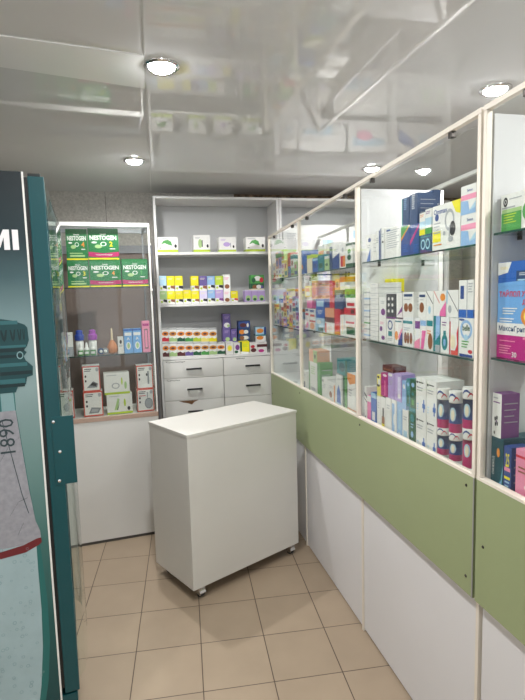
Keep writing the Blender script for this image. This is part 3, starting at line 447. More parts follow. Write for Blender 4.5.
('case', 'medicine_box', 'box', 'white box with purple top and pink bottom, lower row, middle shelf, near bay', 'medicine boxes on the middle shelf of the near bay', 2.1353, 2.1742, 1.433, 1.5455, 0.03, 0.1, 'W', 'r .1 .65 1 .9 V;p P 0 0 1 0 1 .35 0 .2', ''),
('case', 'medicine_box', 'box', 'white box with blue header and pink ribbon, lower row, middle shelf, near bay', 'medicine boxes on the middle shelf of the near bay', 2.1763, 2.2149, 1.433, 1.5471, 0.03, 0.1, 'W', 'r 0 .75 1 .92 b;p m .1 0 .6 0 1 .6 .3 .6', ''),
('case', 'medicine_box', 'box', 'white box with teal header and child photo, lower row, middle shelf, near bay', 'medicine boxes on the middle shelf of the near bay', 2.2169, 2.2603, 1.433, 1.5487, 0.03, 0.1, 'W', 'r .05 .75 .95 .92 T;e .6 .28 .35 .25 H;l .1 .6 .6 2 O', ''),
('case', 'medicine_box', 'box', 'dark teal box with a grey foot, lower row, middle shelf, near bay', 'medicine boxes on the middle shelf of the near bay', 2.2634, 2.3035, 1.433, 1.5572, 0.03, 0.1, 'T', 'p b .3 .3 1 .5 1 1 .4 1;r .3 0 1 .2 A', ''),
('case', 'medicine_box', 'box', 'white box with teal bottle picture, lower row, middle shelf, near bay', 'medicine boxes on the middle shelf of the near bay', 2.3066, 2.3562, 1.433, 1.5555, 0.03, 0.1, 'W', 'e .5 .3 .36 .22 T;r .35 .4 .65 .62 T;l .2 .85 .5 2 V;e .5 .3 .15 .1 b', ''),
('case', 'medicine_box', 'box', 'white box with red curve and pale moon, lower row, middle shelf, near bay', 'medicine boxes on the middle shelf of the near bay', 2.3591, 2.4075, 1.433, 1.554, 0.03, 0.1, 'W', 'p R .5 0 1 0 1 .8 .8 .6 .9 .3;p R 0 0 .12 0 .12 .9 0 .9;e .4 .35 .3 .2 E;r .2 0 1 .12 r', ''),
('case', 'medicine_box', 'box', 'large white box with blue leaf wreath, lower row, middle shelf, near bay', 'medicine boxes on the middle shelf of the near bay', 2.4114, 2.4851, 1.433, 1.5564, 0.03, 0.1, 'W', 'k .5 .7 .42 .25 b;t .5 .75 .16 D belle;r .05 0 .95 .07 N;e .5 .5 .15 .08 L;l .2 .4 .5 3 G;e .2 .95 .2 .03 N;e .8 .15 .15 .05 R', ''),
('case', 'medicine_box', 'box', 'flat white and blue box, bottom one of first stack, middle shelf, near bay', 'short stack of flat boxes in the near bay', 1.689, 1.7402, 1.433, 1.4459, 0.03, 0.11, 'W', 'r 0 .1 1 .35 A;l .1 .8 .7 1 A', ''),
('case', 'medicine_box', 'box', 'flat white box with blue lettering, bottom one of second stack, middle shelf, near bay', 'tall stack of flat boxes in the near bay', 1.7536, 1.8306, 1.433, 1.4499, 0.03, 0.11, 'W', 'l .15 .7 .6 1 N;r 0 .02 1 .1 A', ''),
('case', 'medicine_box', 'box', 'tall yellow box, behind the stacks, middle shelf, near bay', '', 1.689, 1.7561, 1.433, 1.7025, 0.135, 0.06, 'Y', 'l .2 .9 .5 3 E', ''),
('case', 'medicine_box', 'box', 'flat white and blue box, second from bottom in first stack, middle shelf, near bay', 'short stack of flat boxes in the near bay', 1.689, 1.7404, 1.4459, 1.4736, 0.03, 0.11, 'W', 'r 0 .1 1 .35 b;l .1 .8 .7 1 A', ''),
('case2', 'medicine_box', 'box', 'magenta cold remedy box with white lettered top, middle shelf, right-hand case', 'large boxes in the right-hand case', 2.5785, 2.8669, 1.448, 1.5482, 0.04, 0.12, 'M', 'r 0 .66 1 1 W;t .27 .83 .19 n МаксиГриппин;r .36 .58 .98 .64 P;t .25 .13 .15 W 30;l .04 .5 .22 1 P;l .04 .36 .17 4 P;e .50 .3 .10 .22 E;e .50 .28 .05 .12 H', ''),
('case', 'medicine_box', 'box', 'flat white box with blue lettering, second from bottom in second stack, middle shelf, near bay', 'tall stack of flat boxes in the near bay', 1.7538, 1.8307, 1.4499, 1.4737, 0.03, 0.11, 'W', 'l .15 .7 .6 1 N;r 0 .02 1 .1 A', ''),
('case', 'medicine_box', 'box', 'flat white and blue box, third from bottom in first stack, middle shelf, near bay', 'short stack of flat boxes in the near bay', 1.689, 1.7406, 1.4736, 1.5011, 0.03, 0.11, 'W', 'r 0 .1 1 .35 A;l .1 .8 .7 1 A', ''),
('case', 'medicine_box', 'box', 'flat white box with blue lettering, third from bottom in second stack, middle shelf, near bay', 'tall stack of flat boxes in the near bay', 1.7541, 1.8308, 1.4737, 1.4973, 0.03, 0.11, 'W', 'l .15 .7 .6 1 N;r 0 .02 1 .1 A', ''),
('case', 'medicine_box', 'box', 'white flat box with red line, upper row, middle shelf, middle bay', 'medicine boxes on the middle shelf of the middle bay', 0.9017, 1.0037, 1.4888, 1.5548, 0.03, 0.1, 'W', 'r .1 .3 .9 .5 r;r .1 .7 .8 .9 N', ''),
('case', 'medicine_box', 'box', 'peach box with brown foot, upper row, middle shelf, middle bay', 'medicine boxes on the middle shelf of the middle bay', 1.1732, 1.3078, 1.4881, 1.566, 0.03, 0.1, 'o', 'r 0 0 1 .35 h', ''),
('case', 'medicine_box', 'box', 'white box with red line, upper row, middle shelf, middle bay', 'medicine boxes on the middle shelf of the middle bay', 0.815, 0.8925, 1.4962, 1.5585, 0.03, 0.1, 'W', 'r .1 .3 .9 .5 r;r .1 .7 .8 .9 N', ''),
('case', 'medicine_box', 'box', 'flat white box with blue lettering, fourth from bottom in second stack, middle shelf, near bay', 'tall stack of flat boxes in the near bay', 1.7543, 1.8309, 1.4973, 1.5209, 0.03, 0.11, 'W', 'l .15 .7 .6 1 N;r 0 .02 1 .1 A', ''),
('case', 'medicine_box', 'box', 'flat white and blue box, fourth from bottom in first stack, middle shelf, near bay', 'short stack of flat boxes in the near bay', 1.689, 1.7409, 1.5011, 1.5286, 0.03, 0.11, 'W', 'r 0 .1 1 .35 G;l .1 .8 .7 1 A', ''),
('case', 'medicine_box', 'box', 'tilted blue box, upper row, middle shelf, middle bay', 'medicine boxes on the middle shelf of the middle bay', 1.0232, 1.1666, 1.5058, 1.6145, 0.03, 0.1, 'B', 'r .1 .6 .9 .9 L;l .2 .4 .6 3 W', ''),
('case', 'medicine_box', 'box', 'flat white box with blue lettering, fifth from bottom in second stack, middle shelf, near bay', 'tall stack of flat boxes in the near bay', 1.7545, 1.831, 1.5209, 1.5445, 0.03, 0.11, 'W', 'l .15 .7 .6 1 N;r 0 .02 1 .1 A', ''),
('case', 'medicine_box', 'box', 'white box with small violet print, upper row, middle shelf, near bay', 'medicine boxes on the middle shelf of the near bay', 1.8408, 1.9055, 1.5266, 1.6236, 0.03, 0.1, 'W', 'e .6 .35 .3 .15 V;l .3 .8 .5 2 A', ''),
('case', 'medicine_box', 'box', 'flat white and blue box, fifth from bottom in first stack, middle shelf, near bay', 'short stack of flat boxes in the near bay', 1.689, 1.7412, 1.5286, 1.556, 0.03, 0.11, 'W', 'r 0 .1 1 .35 A;l .1 .8 .7 1 A', ''),
('case', 'medicine_box', 'box', 'dark grey blister box with white dots, upper row, middle shelf, near bay', 'medicine boxes on the middle shelf of the near bay', 1.91, 1.9916, 1.5363, 1.6356, 0.03, 0.1, 'k', 'e .25 .8 .1 .07 W;e .25 .55 .1 .07 W;e .25 .3 .1 .07 W;e .65 .8 .1 .07 W;e .65 .55 .1 .07 W;e .65 .3 .1 .07 W;r 0 0 1 .06 V', ''),
('case', 'medicine_box', 'box', 'wide red box lying flat, upper row, middle shelf, middle bay', 'medicine boxes on the middle shelf of the middle bay', 1.4495, 1.5923, 1.5369, 1.571, 0.03, 0.1, 'R', 'r .6 .2 .9 .8 h', ''),
('case', 'medicine_box', 'box', 'narrow white box with purple corner, upper row, middle shelf, near bay', 'medicine boxes on the middle shelf of the near bay', 1.9957, 2.0425, 1.5363, 1.6389, 0.03, 0.1, 'W', 'p V 0 .1 1 .3 1 .5;r 0 0 1 .06 K', ''),
('case', 'medicine_box', 'box', 'white box with dark header and tan photos, upper row, middle shelf, near bay', 'medicine boxes on the middle shelf of the near bay', 2.0479, 2.127, 1.5431, 1.642, 0.03, 0.1, 'W', 'r .1 .82 .9 .92 n;e .3 .4 .2 .17 H;e .72 .4 .2 .17 H;l .1 .72 .6 1 A', ''),
('case', 'medicine_box', 'box', 'flat white box with blue lettering, sixth from bottom in second stack, middle shelf, near bay', 'tall stack of flat boxes in the near bay', 1.7547, 1.8312, 1.5445, 1.568, 0.03, 0.11, 'W', 'l .15 .7 .6 1 N;r 0 .02 1 .1 A', ''),
('case', 'medicine_box', 'box', 'white box with dark header and bean picture, upper row, middle shelf, near bay', 'medicine boxes on the middle shelf of the near bay', 2.1625, 2.2134, 1.5471, 1.6407, 0.03, 0.1, 'W', 'r .1 .8 .9 .9 n;e .45 .4 .3 .2 H;l .2 .7 .5 1 A', ''),
('case2', 'medicine_box', 'box', 'light blue cold remedy box with lemon picture, middle shelf, right-hand case, second layer', 'large boxes in the right-hand case', 2.5785, 2.8628, 1.5482, 1.652, 0.04, 0.12, 's', 't .25 .80 .19 R ТАЙЛОЛ ХОТ;t .37 .56 .15 R Д;e .48 .2 .15 .3 O;e .48 .2 .11 .23 y;l .08 .4 .2 3 W;l .04 .12 .2 2 W', ''),
('case', 'medicine_box', 'box', 'white box with thin dark diagonal, upper row, middle shelf, near bay', 'medicine boxes on the middle shelf of the near bay', 2.2154, 2.2586, 1.5487, 1.6436, 0.03, 0.1, 'W', 'p K 0 .95 1 .5 1 .55 0 1;e .5 .3 .2 .15 L', ''),
('case', 'medicine_box', 'box', 'flat white and blue box, sixth from bottom in first stack, middle shelf, near bay', 'short stack of flat boxes in the near bay', 1.689, 1.7414, 1.556, 1.5833, 0.03, 0.11, 'W', 'r 0 .1 1 .35 b;l .1 .8 .7 1 A', ''),
('case', 'medicine_box', 'box', 'tall white box with navy panel and blue foot, upper row, middle shelf, near bay', 'medicine boxes on the middle shelf of the near bay', 2.4083, 2.4818, 1.5564, 1.6748, 0.03, 0.1, 'W', 'r .1 .5 .35 .85 N;r 0 0 1 .22 B;r .55 0 .6 1 A;l .65 .9 .3 4 A', ''),
('case', 'medicine_box', 'box', 'white box with long dark diagonal, upper row, middle shelf, near bay', 'medicine boxes on the middle shelf of the near bay', 2.3397, 2.405, 1.5555, 1.645, 0.03, 0.1, 'W', 'p K 0 1 1 .2 1 .25 .05 1;e .3 .3 .15 .15 A;r 0 .5 .1 1 L', ''),
('case', 'medicine_box', 'box', 'white box with red diagonal and pink flower, upper row, middle shelf, near bay', 'medicine boxes on the middle shelf of the near bay', 2.2616, 2.3368, 1.5572, 1.6427, 0.03, 0.1, 'W', 'p r 0 1 .5 .5 .5 .55 .05 1;p m .5 0 1 0 1 .6 .55 .2;e .75 .75 .2 .15 O', ''),
('case', 'medicine_box', 'box', 'pink perfume box, upper row, middle shelf, middle bay', 'medicine boxes on the middle shelf of the middle bay', 0.8571, 0.9525, 1.5585, 1.6264, 0.03, 0.1, 'm', 'r 0 .7 1 1 W', ''),
('case', 'medicine_box', 'box', 'flat white box with blue lettering, seventh from bottom in second stack, middle shelf, near bay', 'tall stack of flat boxes in the near bay', 1.7549, 1.8313, 1.568, 1.5914, 0.03, 0.11, 'W', 'l .15 .7 .6 1 N;r 0 .02 1 .1 A', ''),
('case', 'medicine_box', 'box', 'dark blue box with grey print, upper row, middle shelf, middle bay', 'medicine boxes on the middle shelf of the middle bay', 1.3207, 1.4379, 1.5628, 1.6609, 0.03, 0.1, 'n', 'l .2 .8 .6 4 b', ''),
('case', 'medicine_box', 'box', 'white box with red lettering, upper row, middle shelf, middle bay', 'medicine boxes on the middle shelf of the middle bay', 1.4765, 1.593, 1.571, 1.6198, 0.03, 0.1, 'W', 'r .1 .2 .9 .5 R', ''),
('case', 'medicine_box', 'box', 'flat white and blue box, seventh from bottom in first stack, middle shelf, near bay', 'short stack of flat boxes in the near bay', 1.689, 1.7417, 1.5833, 1.6105, 0.03, 0.11, 'W', 'r 0 .1 1 .35 A;l .1 .8 .7 1 A', ''),
('case', 'medicine_box', 'box', 'flat white box with blue lettering, eighth from bottom in second stack, middle shelf, near bay', 'tall stack of flat boxes in the near bay', 1.7552, 1.8314, 1.5914, 1.6148, 0.03, 0.11, 'W', 'l .15 .7 .6 1 N;r 0 .02 1 .1 A', ''),
('unit', 'tea_box', 'box', 'pale green tea box, lower row, middle shelf of unit', 'herbal tea boxes on the middle shelf', 0.0195, 0.0709, 1.597, 1.6961, 0.02, 0.09, 'W', 'r 0 .36 1 1 g;p K .45 .2 1 .12 1 .34 .5 .36;e .25 .18 .15 .08 I;l .15 .85 .6 2 E', ''),
('unit', 'tea_box', 'box', 'yellow tea box, second from left, lower row, middle shelf of unit', 'herbal tea boxes on the middle shelf', 0.0731, 0.1302, 1.597, 1.6947, 0.02, 0.09, 'W', 'r 0 .36 1 1 Y;p H .45 .2 1 .12 1 .34 .5 .36;e .25 .18 .15 .08 I;l .15 .85 .6 2 E', ''),
('unit', 'tea_box', 'box', 'yellow tea box with dark leaf, lower row, middle shelf of unit', 'herbal tea boxes on the middle shelf', 0.1325, 0.1899, 1.597, 1.6933, 0.02, 0.09, 'W', 'r 0 .36 1 1 Y;p K .45 .2 1 .12 1 .34 .5 .36;e .25 .18 .15 .08 I;l .15 .85 .6 2 E', ''),
('unit', 'tea_box', 'box', 'yellow tea box, fourth from left, lower row, middle shelf of unit', 'herbal tea boxes on the middle shelf', 0.1924, 0.2502, 1.597, 1.6993, 0.02, 0.09, 'W', 'r 0 .36 1 1 Y;p K .45 .2 1 .12 1 .34 .5 .36;e .25 .18 .15 .08 I;l .15 .85 .6 2 E', ''),
('unit', 'tea_box', 'box', 'yellow tea box with pale leaf, lower row, middle shelf of unit', 'herbal tea boxes on the middle shelf', 0.2524, 0.3129, 1.597, 1.6903, 0.02, 0.09, 'W', 'r 0 .36 1 1 Y;p H .45 .2 1 .12 1 .34 .5 .36;e .25 .18 .15 .08 I;l .15 .85 .6 2 E', ''),
('unit', 'tea_box', 'box', 'whitish lilac tea box, lower row, middle shelf of unit', 'herbal tea boxes on the middle shelf', 0.3152, 0.3739, 1.597, 1.6888, 0.02, 0.09, 'W', 'r 0 .36 1 1 u;p K .45 .2 1 .12 1 .34 .5 .36;e .25 .18 .15 .08 I;l .15 .85 .6 2 E', ''),
('unit', 'tea_box', 'box', 'light blue tea box, lower row, middle shelf of unit', 'herbal tea boxes on the middle shelf', 0.3764, 0.4332, 1.597, 1.695, 0.02, 0.09, 'W', 'r 0 .36 1 1 b;p K .45 .2 1 .12 1 .34 .5 .36;e .25 .18 .15 .08 I;l .15 .85 .6 2 E', ''),
('unit', 'tea_box', 'box', 'lavender tea box, lower row, middle shelf of unit', 'herbal tea boxes on the middle shelf', 0.4355, 0.4989, 1.597, 1.6935, 0.02, 0.09, 'W', 'r 0 .36 1 1 U;p V .45 .2 1 .12 1 .34 .5 .36;e .25 .18 .15 .08 I;l .15 .85 .6 2 E', ''),
('unit', 'tea_box', 'box', 'white tea box with pink lettering, lower row, middle shelf of unit', 'herbal tea boxes on the middle shelf', 0.5013, 0.5534, 1.597, 1.6959, 0.02, 0.09, 'W', 'l .1 .8 .7 3 P;e .5 .2 .35 .15 H', ''),
('unit', 'tea_box', 'box', 'yellow box with red foot, set back, lower row, middle shelf of unit', 'herbal tea boxes on the middle shelf', 0.5571, 0.612, 1.597, 1.683, 0.02, 0.07, 'W', 'r 0 .36 1 1 Y;p r .45 .2 1 .12 1 .34 .5 .36;e .25 .18 .15 .08 I;l .15 .85 .6 2 E', ''),
('unit', 'tea_box', 'box', 'lavender box with green leaves, eleventh from left, lower row, middle shelf of unit', 'herbal tea boxes on the middle shelf', 0.6673, 0.7172, 1.597, 1.6881, 0.02, 0.09, 'U', 'e .5 .3 .4 .25 g;e .5 .2 .25 .12 D;r 0 .9 1 1 u', ''),
('unit', 'tea_box', 'box', 'lavender box with green leaves, twelfth from left, lower row, middle shelf of unit', 'herbal tea boxes on the middle shelf', 0.7196, 0.7706, 1.597, 1.6869, 0.02, 0.09, 'U', 'e .5 .3 .4 .25 g;e .5 .2 .25 .12 D;r 0 .9 1 1 u', ''),
('unit', 'tea_box', 'box', 'lavender box with green leaves, thirteenth from left, lower row, middle shelf of unit', 'herbal tea boxes on the middle shelf', 0.7731, 0.8268, 1.597, 1.6856, 0.02, 0.09, 'U', 'e .5 .3 .4 .25 g;e .5 .2 .25 .12 D;r 0 .9 1 1 u', ''),
('case', 'medicine_box', 'box', 'flat white and blue box, eighth from bottom in first stack, middle shelf, near bay', 'short stack of flat boxes in the near bay', 1.689, 1.742, 1.6105, 1.6377, 0.03, 0.11, 'W', 'r 0 .1 1 .35 b;l .1 .8 .7 1 A', ''),
('case', 'medicine_box', 'box', 'flat white box with blue lettering, ninth from bottom in second stack, middle shelf, near bay', 'tall stack of flat boxes in the near bay', 1.7554, 1.8315, 1.6148, 1.6381, 0.03, 0.11, 'W', 'l .15 .7 .6 1 N;r 0 .02 1 .1 A', ''),
('case', 'medicine_box', 'box', 'green box with white head, upper row, middle shelf, middle bay', 'medicine boxes on the middle shelf of the middle bay', 1.465, 1.528, 1.6198, 1.6835, 0.03, 0.1, 'G', 'r 0 .7 1 1 W;r .3 .2 .9 .5 D', ''),
('case', 'medicine_box', 'box', 'red box hung under the shelf edge, upper row, middle shelf, middle bay', 'medicine boxes on the middle shelf of the middle bay', 1.2485, 1.315, 1.566, 1.7101, 0.03, 0.1, 'R', 'l .2 .6 .6 2 P', ''),
('case', 'medicine_box', 'box', 'orange bottle box, upper row, middle shelf, middle bay', 'medicine boxes on the middle shelf of the middle bay', 0.9564, 1.0371, 1.6145, 1.7195, 0.03, 0.1, 'o', 'e .5 .5 .4 .3 O', ''),
('case', 'medicine_box', 'box', 'pale yellow box with red print, upper row, middle shelf, middle bay', 'medicine boxes on the middle shelf of the middle bay', 0.815, 0.9465, 1.6264, 1.6935, 0.03, 0.1, 'y', 'r .1 .5 .7 .8 O;e .5 .3 .3 .2 W', ''),
('case', 'medicine_box', 'box', 'flat white and blue box, topmost in first stack, middle shelf, near bay', 'short stack of flat boxes in the near bay', 1.689, 1.7422, 1.6377, 1.6648, 0.03, 0.11, 'W', 'r 0 .1 1 .35 A;l .1 .8 .7 1 A', ''),
('case', 'medicine_box', 'box', 'flat white box with blue lettering, tenth from bottom in second stack, middle shelf, near bay', 'tall stack of flat boxes in the near bay', 1.7556, 1.8316, 1.6381, 1.6614, 0.03, 0.11, 'W', 'l .15 .7 .6 1 N;r 0 .02 1 .1 A', ''),
('case2', 'medicine_box', 'box', 'blue box with white label and dark window, middle shelf, right-hand case, second layer', 'large boxes in the right-hand case', 2.5785, 2.8594, 1.652, 1.7188, 0.04, 0.12, 'B', 'p W 0 .45 .14 .55 .19 .98 0 .98;r .03 .68 .14 .8 E;r .26 .12 .6 .6 n;r .28 .2 .58 .26 L;l .3 .5 .2 2 W;p s 0 0 .6 0 .35 .2 0 .12', ''),
('case', 'medicine_box', 'box', 'white box with orange cap, upper row, middle shelf, middle bay', 'medicine boxes on the middle shelf of the middle bay', 1.3999, 1.4595, 1.6609, 1.7253, 0.03, 0.1, 'W', 'r 0 .6 1 1 O', ''),
('case', 'medicine_box', 'box', 'amber box with brown figure, upper row, middle shelf, middle bay', 'medicine boxes on the middle shelf of the middle bay', 1.3302, 1.3929, 1.6609, 1.7178, 0.03, 0.1, 'o', 'e .5 .5 .3 .3 H', ''),
('case', 'medicine_box', 'box', 'flat white box with blue lettering, topmost in second stack, middle shelf, near bay', 'tall stack of flat boxes in the near bay', 1.7558, 1.8318, 1.6614, 1.6846, 0.03, 0.11, 'W', 'l .15 .7 .6 1 N;r 0 .02 1 .1 A', ''),
('unit', 'tea_box', 'box', 'flat green box with white and red fruit, upper row, middle shelf of unit', 'herbal tea boxes on the middle shelf', 0.7169, 0.8206, 1.6869, 1.7366, 0.02, 0.09, 'D', 'e .3 .5 .2 .3 H;e .6 .5 .2 .3 W;e .85 .4 .1 .3 v;r 0 0 1 .2 E', ''),
('unit', 'tea_box', 'box', 'purple tea box, upper row, middle shelf of unit', 'herbal tea boxes on the middle shelf', 0.3164, 0.3741, 1.6888, 1.802, 0.02, 0.09, 'W', 'r 0 .36 1 1 v;p H .45 .2 1 .12 1 .34 .5 .36;e .25 .18 .15 .08 I;l .15 .85 .6 2 E', ''),
('unit', 'tea_box', 'box', 'lime green tea box, upper row, middle shelf of unit', 'herbal tea boxes on the middle shelf', 0.4385, 0.4986, 1.6935, 1.7998, 0.02, 0.09, 'W', 'r 0 .36 1 1 I;p K .45 .2 1 .12 1 .34 .5 .36;e .25 .18 .15 .08 I;l .15 .85 .6 2 E', ''),
('unit', 'tea_box', 'box', 'yellow tea box, beside the gap, upper row, middle shelf of unit', 'herbal tea boxes on the middle shelf', 0.2545, 0.3118, 1.6903, 1.8031, 0.02, 0.09, 'W', 'r 0 .36 1 1 Y;p H .45 .2 1 .12 1 .34 .5 .36;e .25 .18 .15 .08 I;l .15 .85 .6 2 E', ''),
('unit', 'tea_box', 'box', 'blue tea box, upper row, middle shelf of unit', 'herbal tea boxes on the middle shelf', 0.3772, 0.4354, 1.695, 1.801, 0.02, 0.09, 'W', 'r 0 .36 1 1 b;p K .45 .2 1 .12 1 .34 .5 .36;e .25 .18 .15 .08 I;l .15 .85 .6 2 E', ''),
('unit', 'tea_box', 'box', 'yellow tea box with dark leaf, upper row, middle shelf of unit', 'herbal tea boxes on the middle shelf', 0.135, 0.193, 1.6933, 1.8053, 0.02, 0.09, 'W', 'r 0 .36 1 1 Y;p K .45 .2 1 .12 1 .34 .5 .36;e .25 .18 .15 .08 I;l .15 .85 .6 2 E', ''),
('unit', 'tea_box', 'box', 'yellow tea box, upper row, middle shelf of unit', 'herbal tea boxes on the middle shelf', 0.0743, 0.132, 1.6947, 1.8063, 0.02, 0.09, 'W', 'r 0 .36 1 1 Y;p H .45 .2 1 .12 1 .34 .5 .36;e .25 .18 .15 .08 I;l .15 .85 .6 2 E', ''),
('unit', 'tea_box', 'box', 'taller white tea box, upper row, middle shelf of unit', 'herbal tea boxes on the middle shelf', 0.5028, 0.5555, 1.6959, 1.8102, 0.02, 0.09, 'W', 'l .1 .8 .7 3 P;e .5 .2 .35 .15 H', ''),
('unit', 'tea_box', 'box', 'pale turquoise tea box, upper row, middle shelf of unit', 'herbal tea boxes on the middle shelf', 0.0195, 0.0721, 1.6961, 1.8074, 0.02, 0.09, 'W', 'r 0 .36 1 1 L;p K .45 .2 1 .12 1 .34 .5 .36;e .25 .18 .15 .08 I;l .15 .85 .6 2 E', ''),
('cab', 'formula_box', 'box', 'narrow green formula box, numbered 3, first from left, lower row, glass cabinet', 'green infant formula boxes in the glass cabinet', -0.0349, 0.0476, 1.727, 1.9018, 0.03, 0.11, 'F', 't .5 .70 .15 W NESTOGEN;t .5 .82 .05 W Nestlé;k .5 .5 .1 .07 W;e .2 .55 .09 .03 W;r .15 .1 .85 .16 g;r .15 .2 .75 .23 g;t .78 .5 .16 Y 3;r 0 0 1 .05 Y;e .33 .42 .12 .06 g;r .7 .33 .88 .36 W', ''),
('cab', 'formula_box', 'box', 'narrow green formula box, numbered 3, second from left, lower row, glass cabinet', 'green infant formula boxes in the glass cabinet', 0.0864, 0.2167, 1.727, 1.9013, 0.03, 0.11, 'F', 't .5 .70 .15 W NESTOGEN;t .5 .82 .05 W Nestlé;k .5 .5 .1 .07 W;e .2 .55 .09 .03 W;r .15 .1 .85 .16 g;r .15 .2 .75 .23 g;t .78 .5 .16 Y 3;r 0 0 1 .05 Y;e .33 .42 .12 .06 g;r .7 .33 .88 .36 W', ''),
('cab', 'formula_box', 'box', 'wide green formula box with magenta banner, numbered 4, lower row, glass cabinet', 'green infant formula boxes in the glass cabinet', 0.2218, 0.4171, 1.727, 1.9039, 0.03, 0.11, 'F', 't .5 .70 .15 W NESTOGEN;t .5 .82 .05 W Nestlé;k .5 .5 .1 .07 W;e .2 .55 .09 .03 W;p q 0 .10 .5 .05 1 .10 1 .25 .5 .20 0 .25;t .5 .15 .05 W экономичный формат;t .75 .5 .16 O 4;r 0 0 1 .05 Y;e .33 .42 .12 .06 g;r .7 .33 .88 .36 W', ''),
('cab', 'formula_box', 'box', 'wide green formula box with magenta banner, numbered 1, lower row, glass cabinet', 'green infant formula boxes in the glass cabinet', 0.4236, 0.591, 1.727, 1.9065, 0.03, 0.11, 'F', 't .5 .70 .15 W NESTOGEN;t .5 .82 .05 W Nestlé;k .5 .5 .1 .07 W;e .2 .55 .09 .03 W;p q 0 .10 .5 .05 1 .10 1 .25 .5 .20 0 .25;t .5 .15 .05 W экономичный формат;t .75 .5 .16 G 1;r 0 0 1 .05 Y;e .33 .42 .12 .06 g;r .7 .33 .88 .36 W', ''),
('unit', 'tea_box', 'box', 'flat green box with white flower, upper row, middle shelf of unit', 'herbal tea boxes on the middle shelf', 0.7187, 0.8222, 1.7366, 1.8022, 0.02, 0.09, 'G', 'e .5 .6 .25 .3 W;e .8 .4 .15 .3 R;e .2 .4 .15 .3 D', ''),
('case', 'medicine_box', 'box', 'tall blue and teal box, top shelf, middle bay', 'medicine boxes on the top shelf of the middle bay', 0.74, 0.796, 1.77, 1.9168, 0.03, 0.1, 'B', 'r 0 0 .4 1 T;e .6 .3 .3 .1 O', ''),
('case', 'medicine_box', 'box', 'cream box with olive lid, top shelf, middle bay', 'medicine boxes on the top shelf of the middle bay', 0.87, 0.9639, 1.77, 1.8765, 0.03, 0.1, 'E', 'r 0 .8 1 1 I', ''),
('case', 'medicine_box', 'box', 'blue box with pale header, top shelf, middle bay', 'medicine boxes on the top shelf of the middle bay', 0.9727, 1.0608, 1.77, 1.8512, 0.03, 0.1, 'B', 'r 0 .8 1 .95 L;r .2 .3 .8 .6 N', ''),
('case', 'medicine_box', 'box', 'dark teal box, top shelf, middle bay', 'medicine boxes on the top shelf of the middle bay', 1.0698, 1.1685, 1.77, 1.86, 0.03, 0.1, 'T', 'r .2 .2 .8 .5 D;l .2 .9 .6 2 b', ''),
('case', 'medicine_box', 'box', 'grey green box with white top, top shelf, middle bay', 'medicine boxes on the top shelf of the middle bay', 1.1764, 1.246, 1.77, 1.8471, 0.03, 0.1, 'g', 'r 0 .8 1 1 W;e .5 .4 .3 .1 D', ''),
('case', 'medicine_box', 'box', 'slim navy box, top shelf, middle bay', 'medicine boxes on the top shelf of the middle bay', 1.2544, 1.2913, 1.77, 1.8893, 0.03, 0.1, 'n', 'l .3 .8 .5 3 B', ''),
('case', 'medicine_box', 'box', 'white box with blue lower half, top shelf, middle bay', 'medicine boxes on the top shelf of the middle bay', 1.2988, 1.3968, 1.77, 1.8921, 0.03, 0.1, 'W', 'p N 0 0 1 0 1 .65 0 .45;l .2 .8 .6 2 A', ''),
('case', 'medicine_box', 'box', 'white box with red and yellow foot, top shelf, middle bay', 'medicine boxes on the top shelf of the middle bay', 1.4037, 1.4756, 1.77, 1.8879, 0.03, 0.1, 'W', 'r .1 .05 .55 .5 R;r .55 .05 .95 .5 O;e .5 .75 .2 .1 A', ''),
('case', 'medicine_box', 'box', 'white box with dark green leaf, top shelf, middle bay', 'medicine boxes on the top shelf of the middle bay', 1.482, 1.5618, 1.77, 1.8843, 0.03, 0.1, 'W', 'r 0 0 1 .15 D;e .5 .4 .3 .12 D;e .5 .65 .25 .1 G;r 0 .9 1 1 D', ''),
('case', 'medicine_box', 'box', 'white carton with orange figure, back row, top shelf, middle bay', 'back row boxes of the middle bay', 0.6754, 0.796, 1.77, 1.9515, 0.17, 0.12, 'W', 'r .1 .6 .9 .8 O;e .4 .5 .2 .1 H', ''),
('case', 'medicine_box', 'box', 'pale carton with dark red band, back row, top shelf, middle bay', 'back row boxes of the middle bay', 0.8331, 0.9604, 1.77, 1.9487, 0.17, 0.12, 'W', 'r 0 .6 1 .75 h;l .2 .5 .5 2 A', ''),
('case', 'medicine_box', 'box', 'narrow white box with blue wedge, top shelf, near bay', 'medicine boxes on the top shelf of the near bay', 1.713, 1.7744, 1.781, 1.8959, 0.03, 0.05, 'W', 'p B .1 0 .75 0 .75 .5;e .6 .8 .25 .08 N;l .2 .6 .5 2 A', ''),
('case', 'medicine_box', 'box', 'slim white box with blue spine, top shelf, near bay', 'medicine boxes on the top shelf of the near bay', 1.8136, 1.8514, 1.781, 1.9021, 0.03, 0.07, 'W', 'r .75 0 1 1 N;l .1 .75 .6 3 A', ''),
('case', 'medicine_box', 'box', 'slim white box with dark blue edge, top shelf, near bay', 'medicine boxes on the top shelf of the near bay', 1.8561, 1.8925, 1.781, 1.909, 0.03, 0.08, 'W', 'r 0 0 .2 1 N;e .6 .55 .2 .04 K;l .3 .8 .5 2 A', ''),
('case', 'medicine_box', 'box', 'wide white box of fine grey print, top shelf, near bay', 'medicine boxes on the top shelf of the near bay', 1.897, 2.0302, 1.781, 1.9009, 0.03, 0.12, 'W', 'l .1 .9 .8 9 A;r .1 .9 .35 .95 N', ''),
('case', 'medicine_box', 'box', 'dark blue box with a green slash, top shelf, near bay', 'medicine boxes on the top shelf of the near bay', 2.0316, 2.0985, 1.781, 1.8913, 0.03, 0.09, 'N', 'p G 0 .55 1 .95 1 1 0 1;p O 0 .6 .9 1 1 1 0 .5;l .3 .35 .5 4 B', ''),
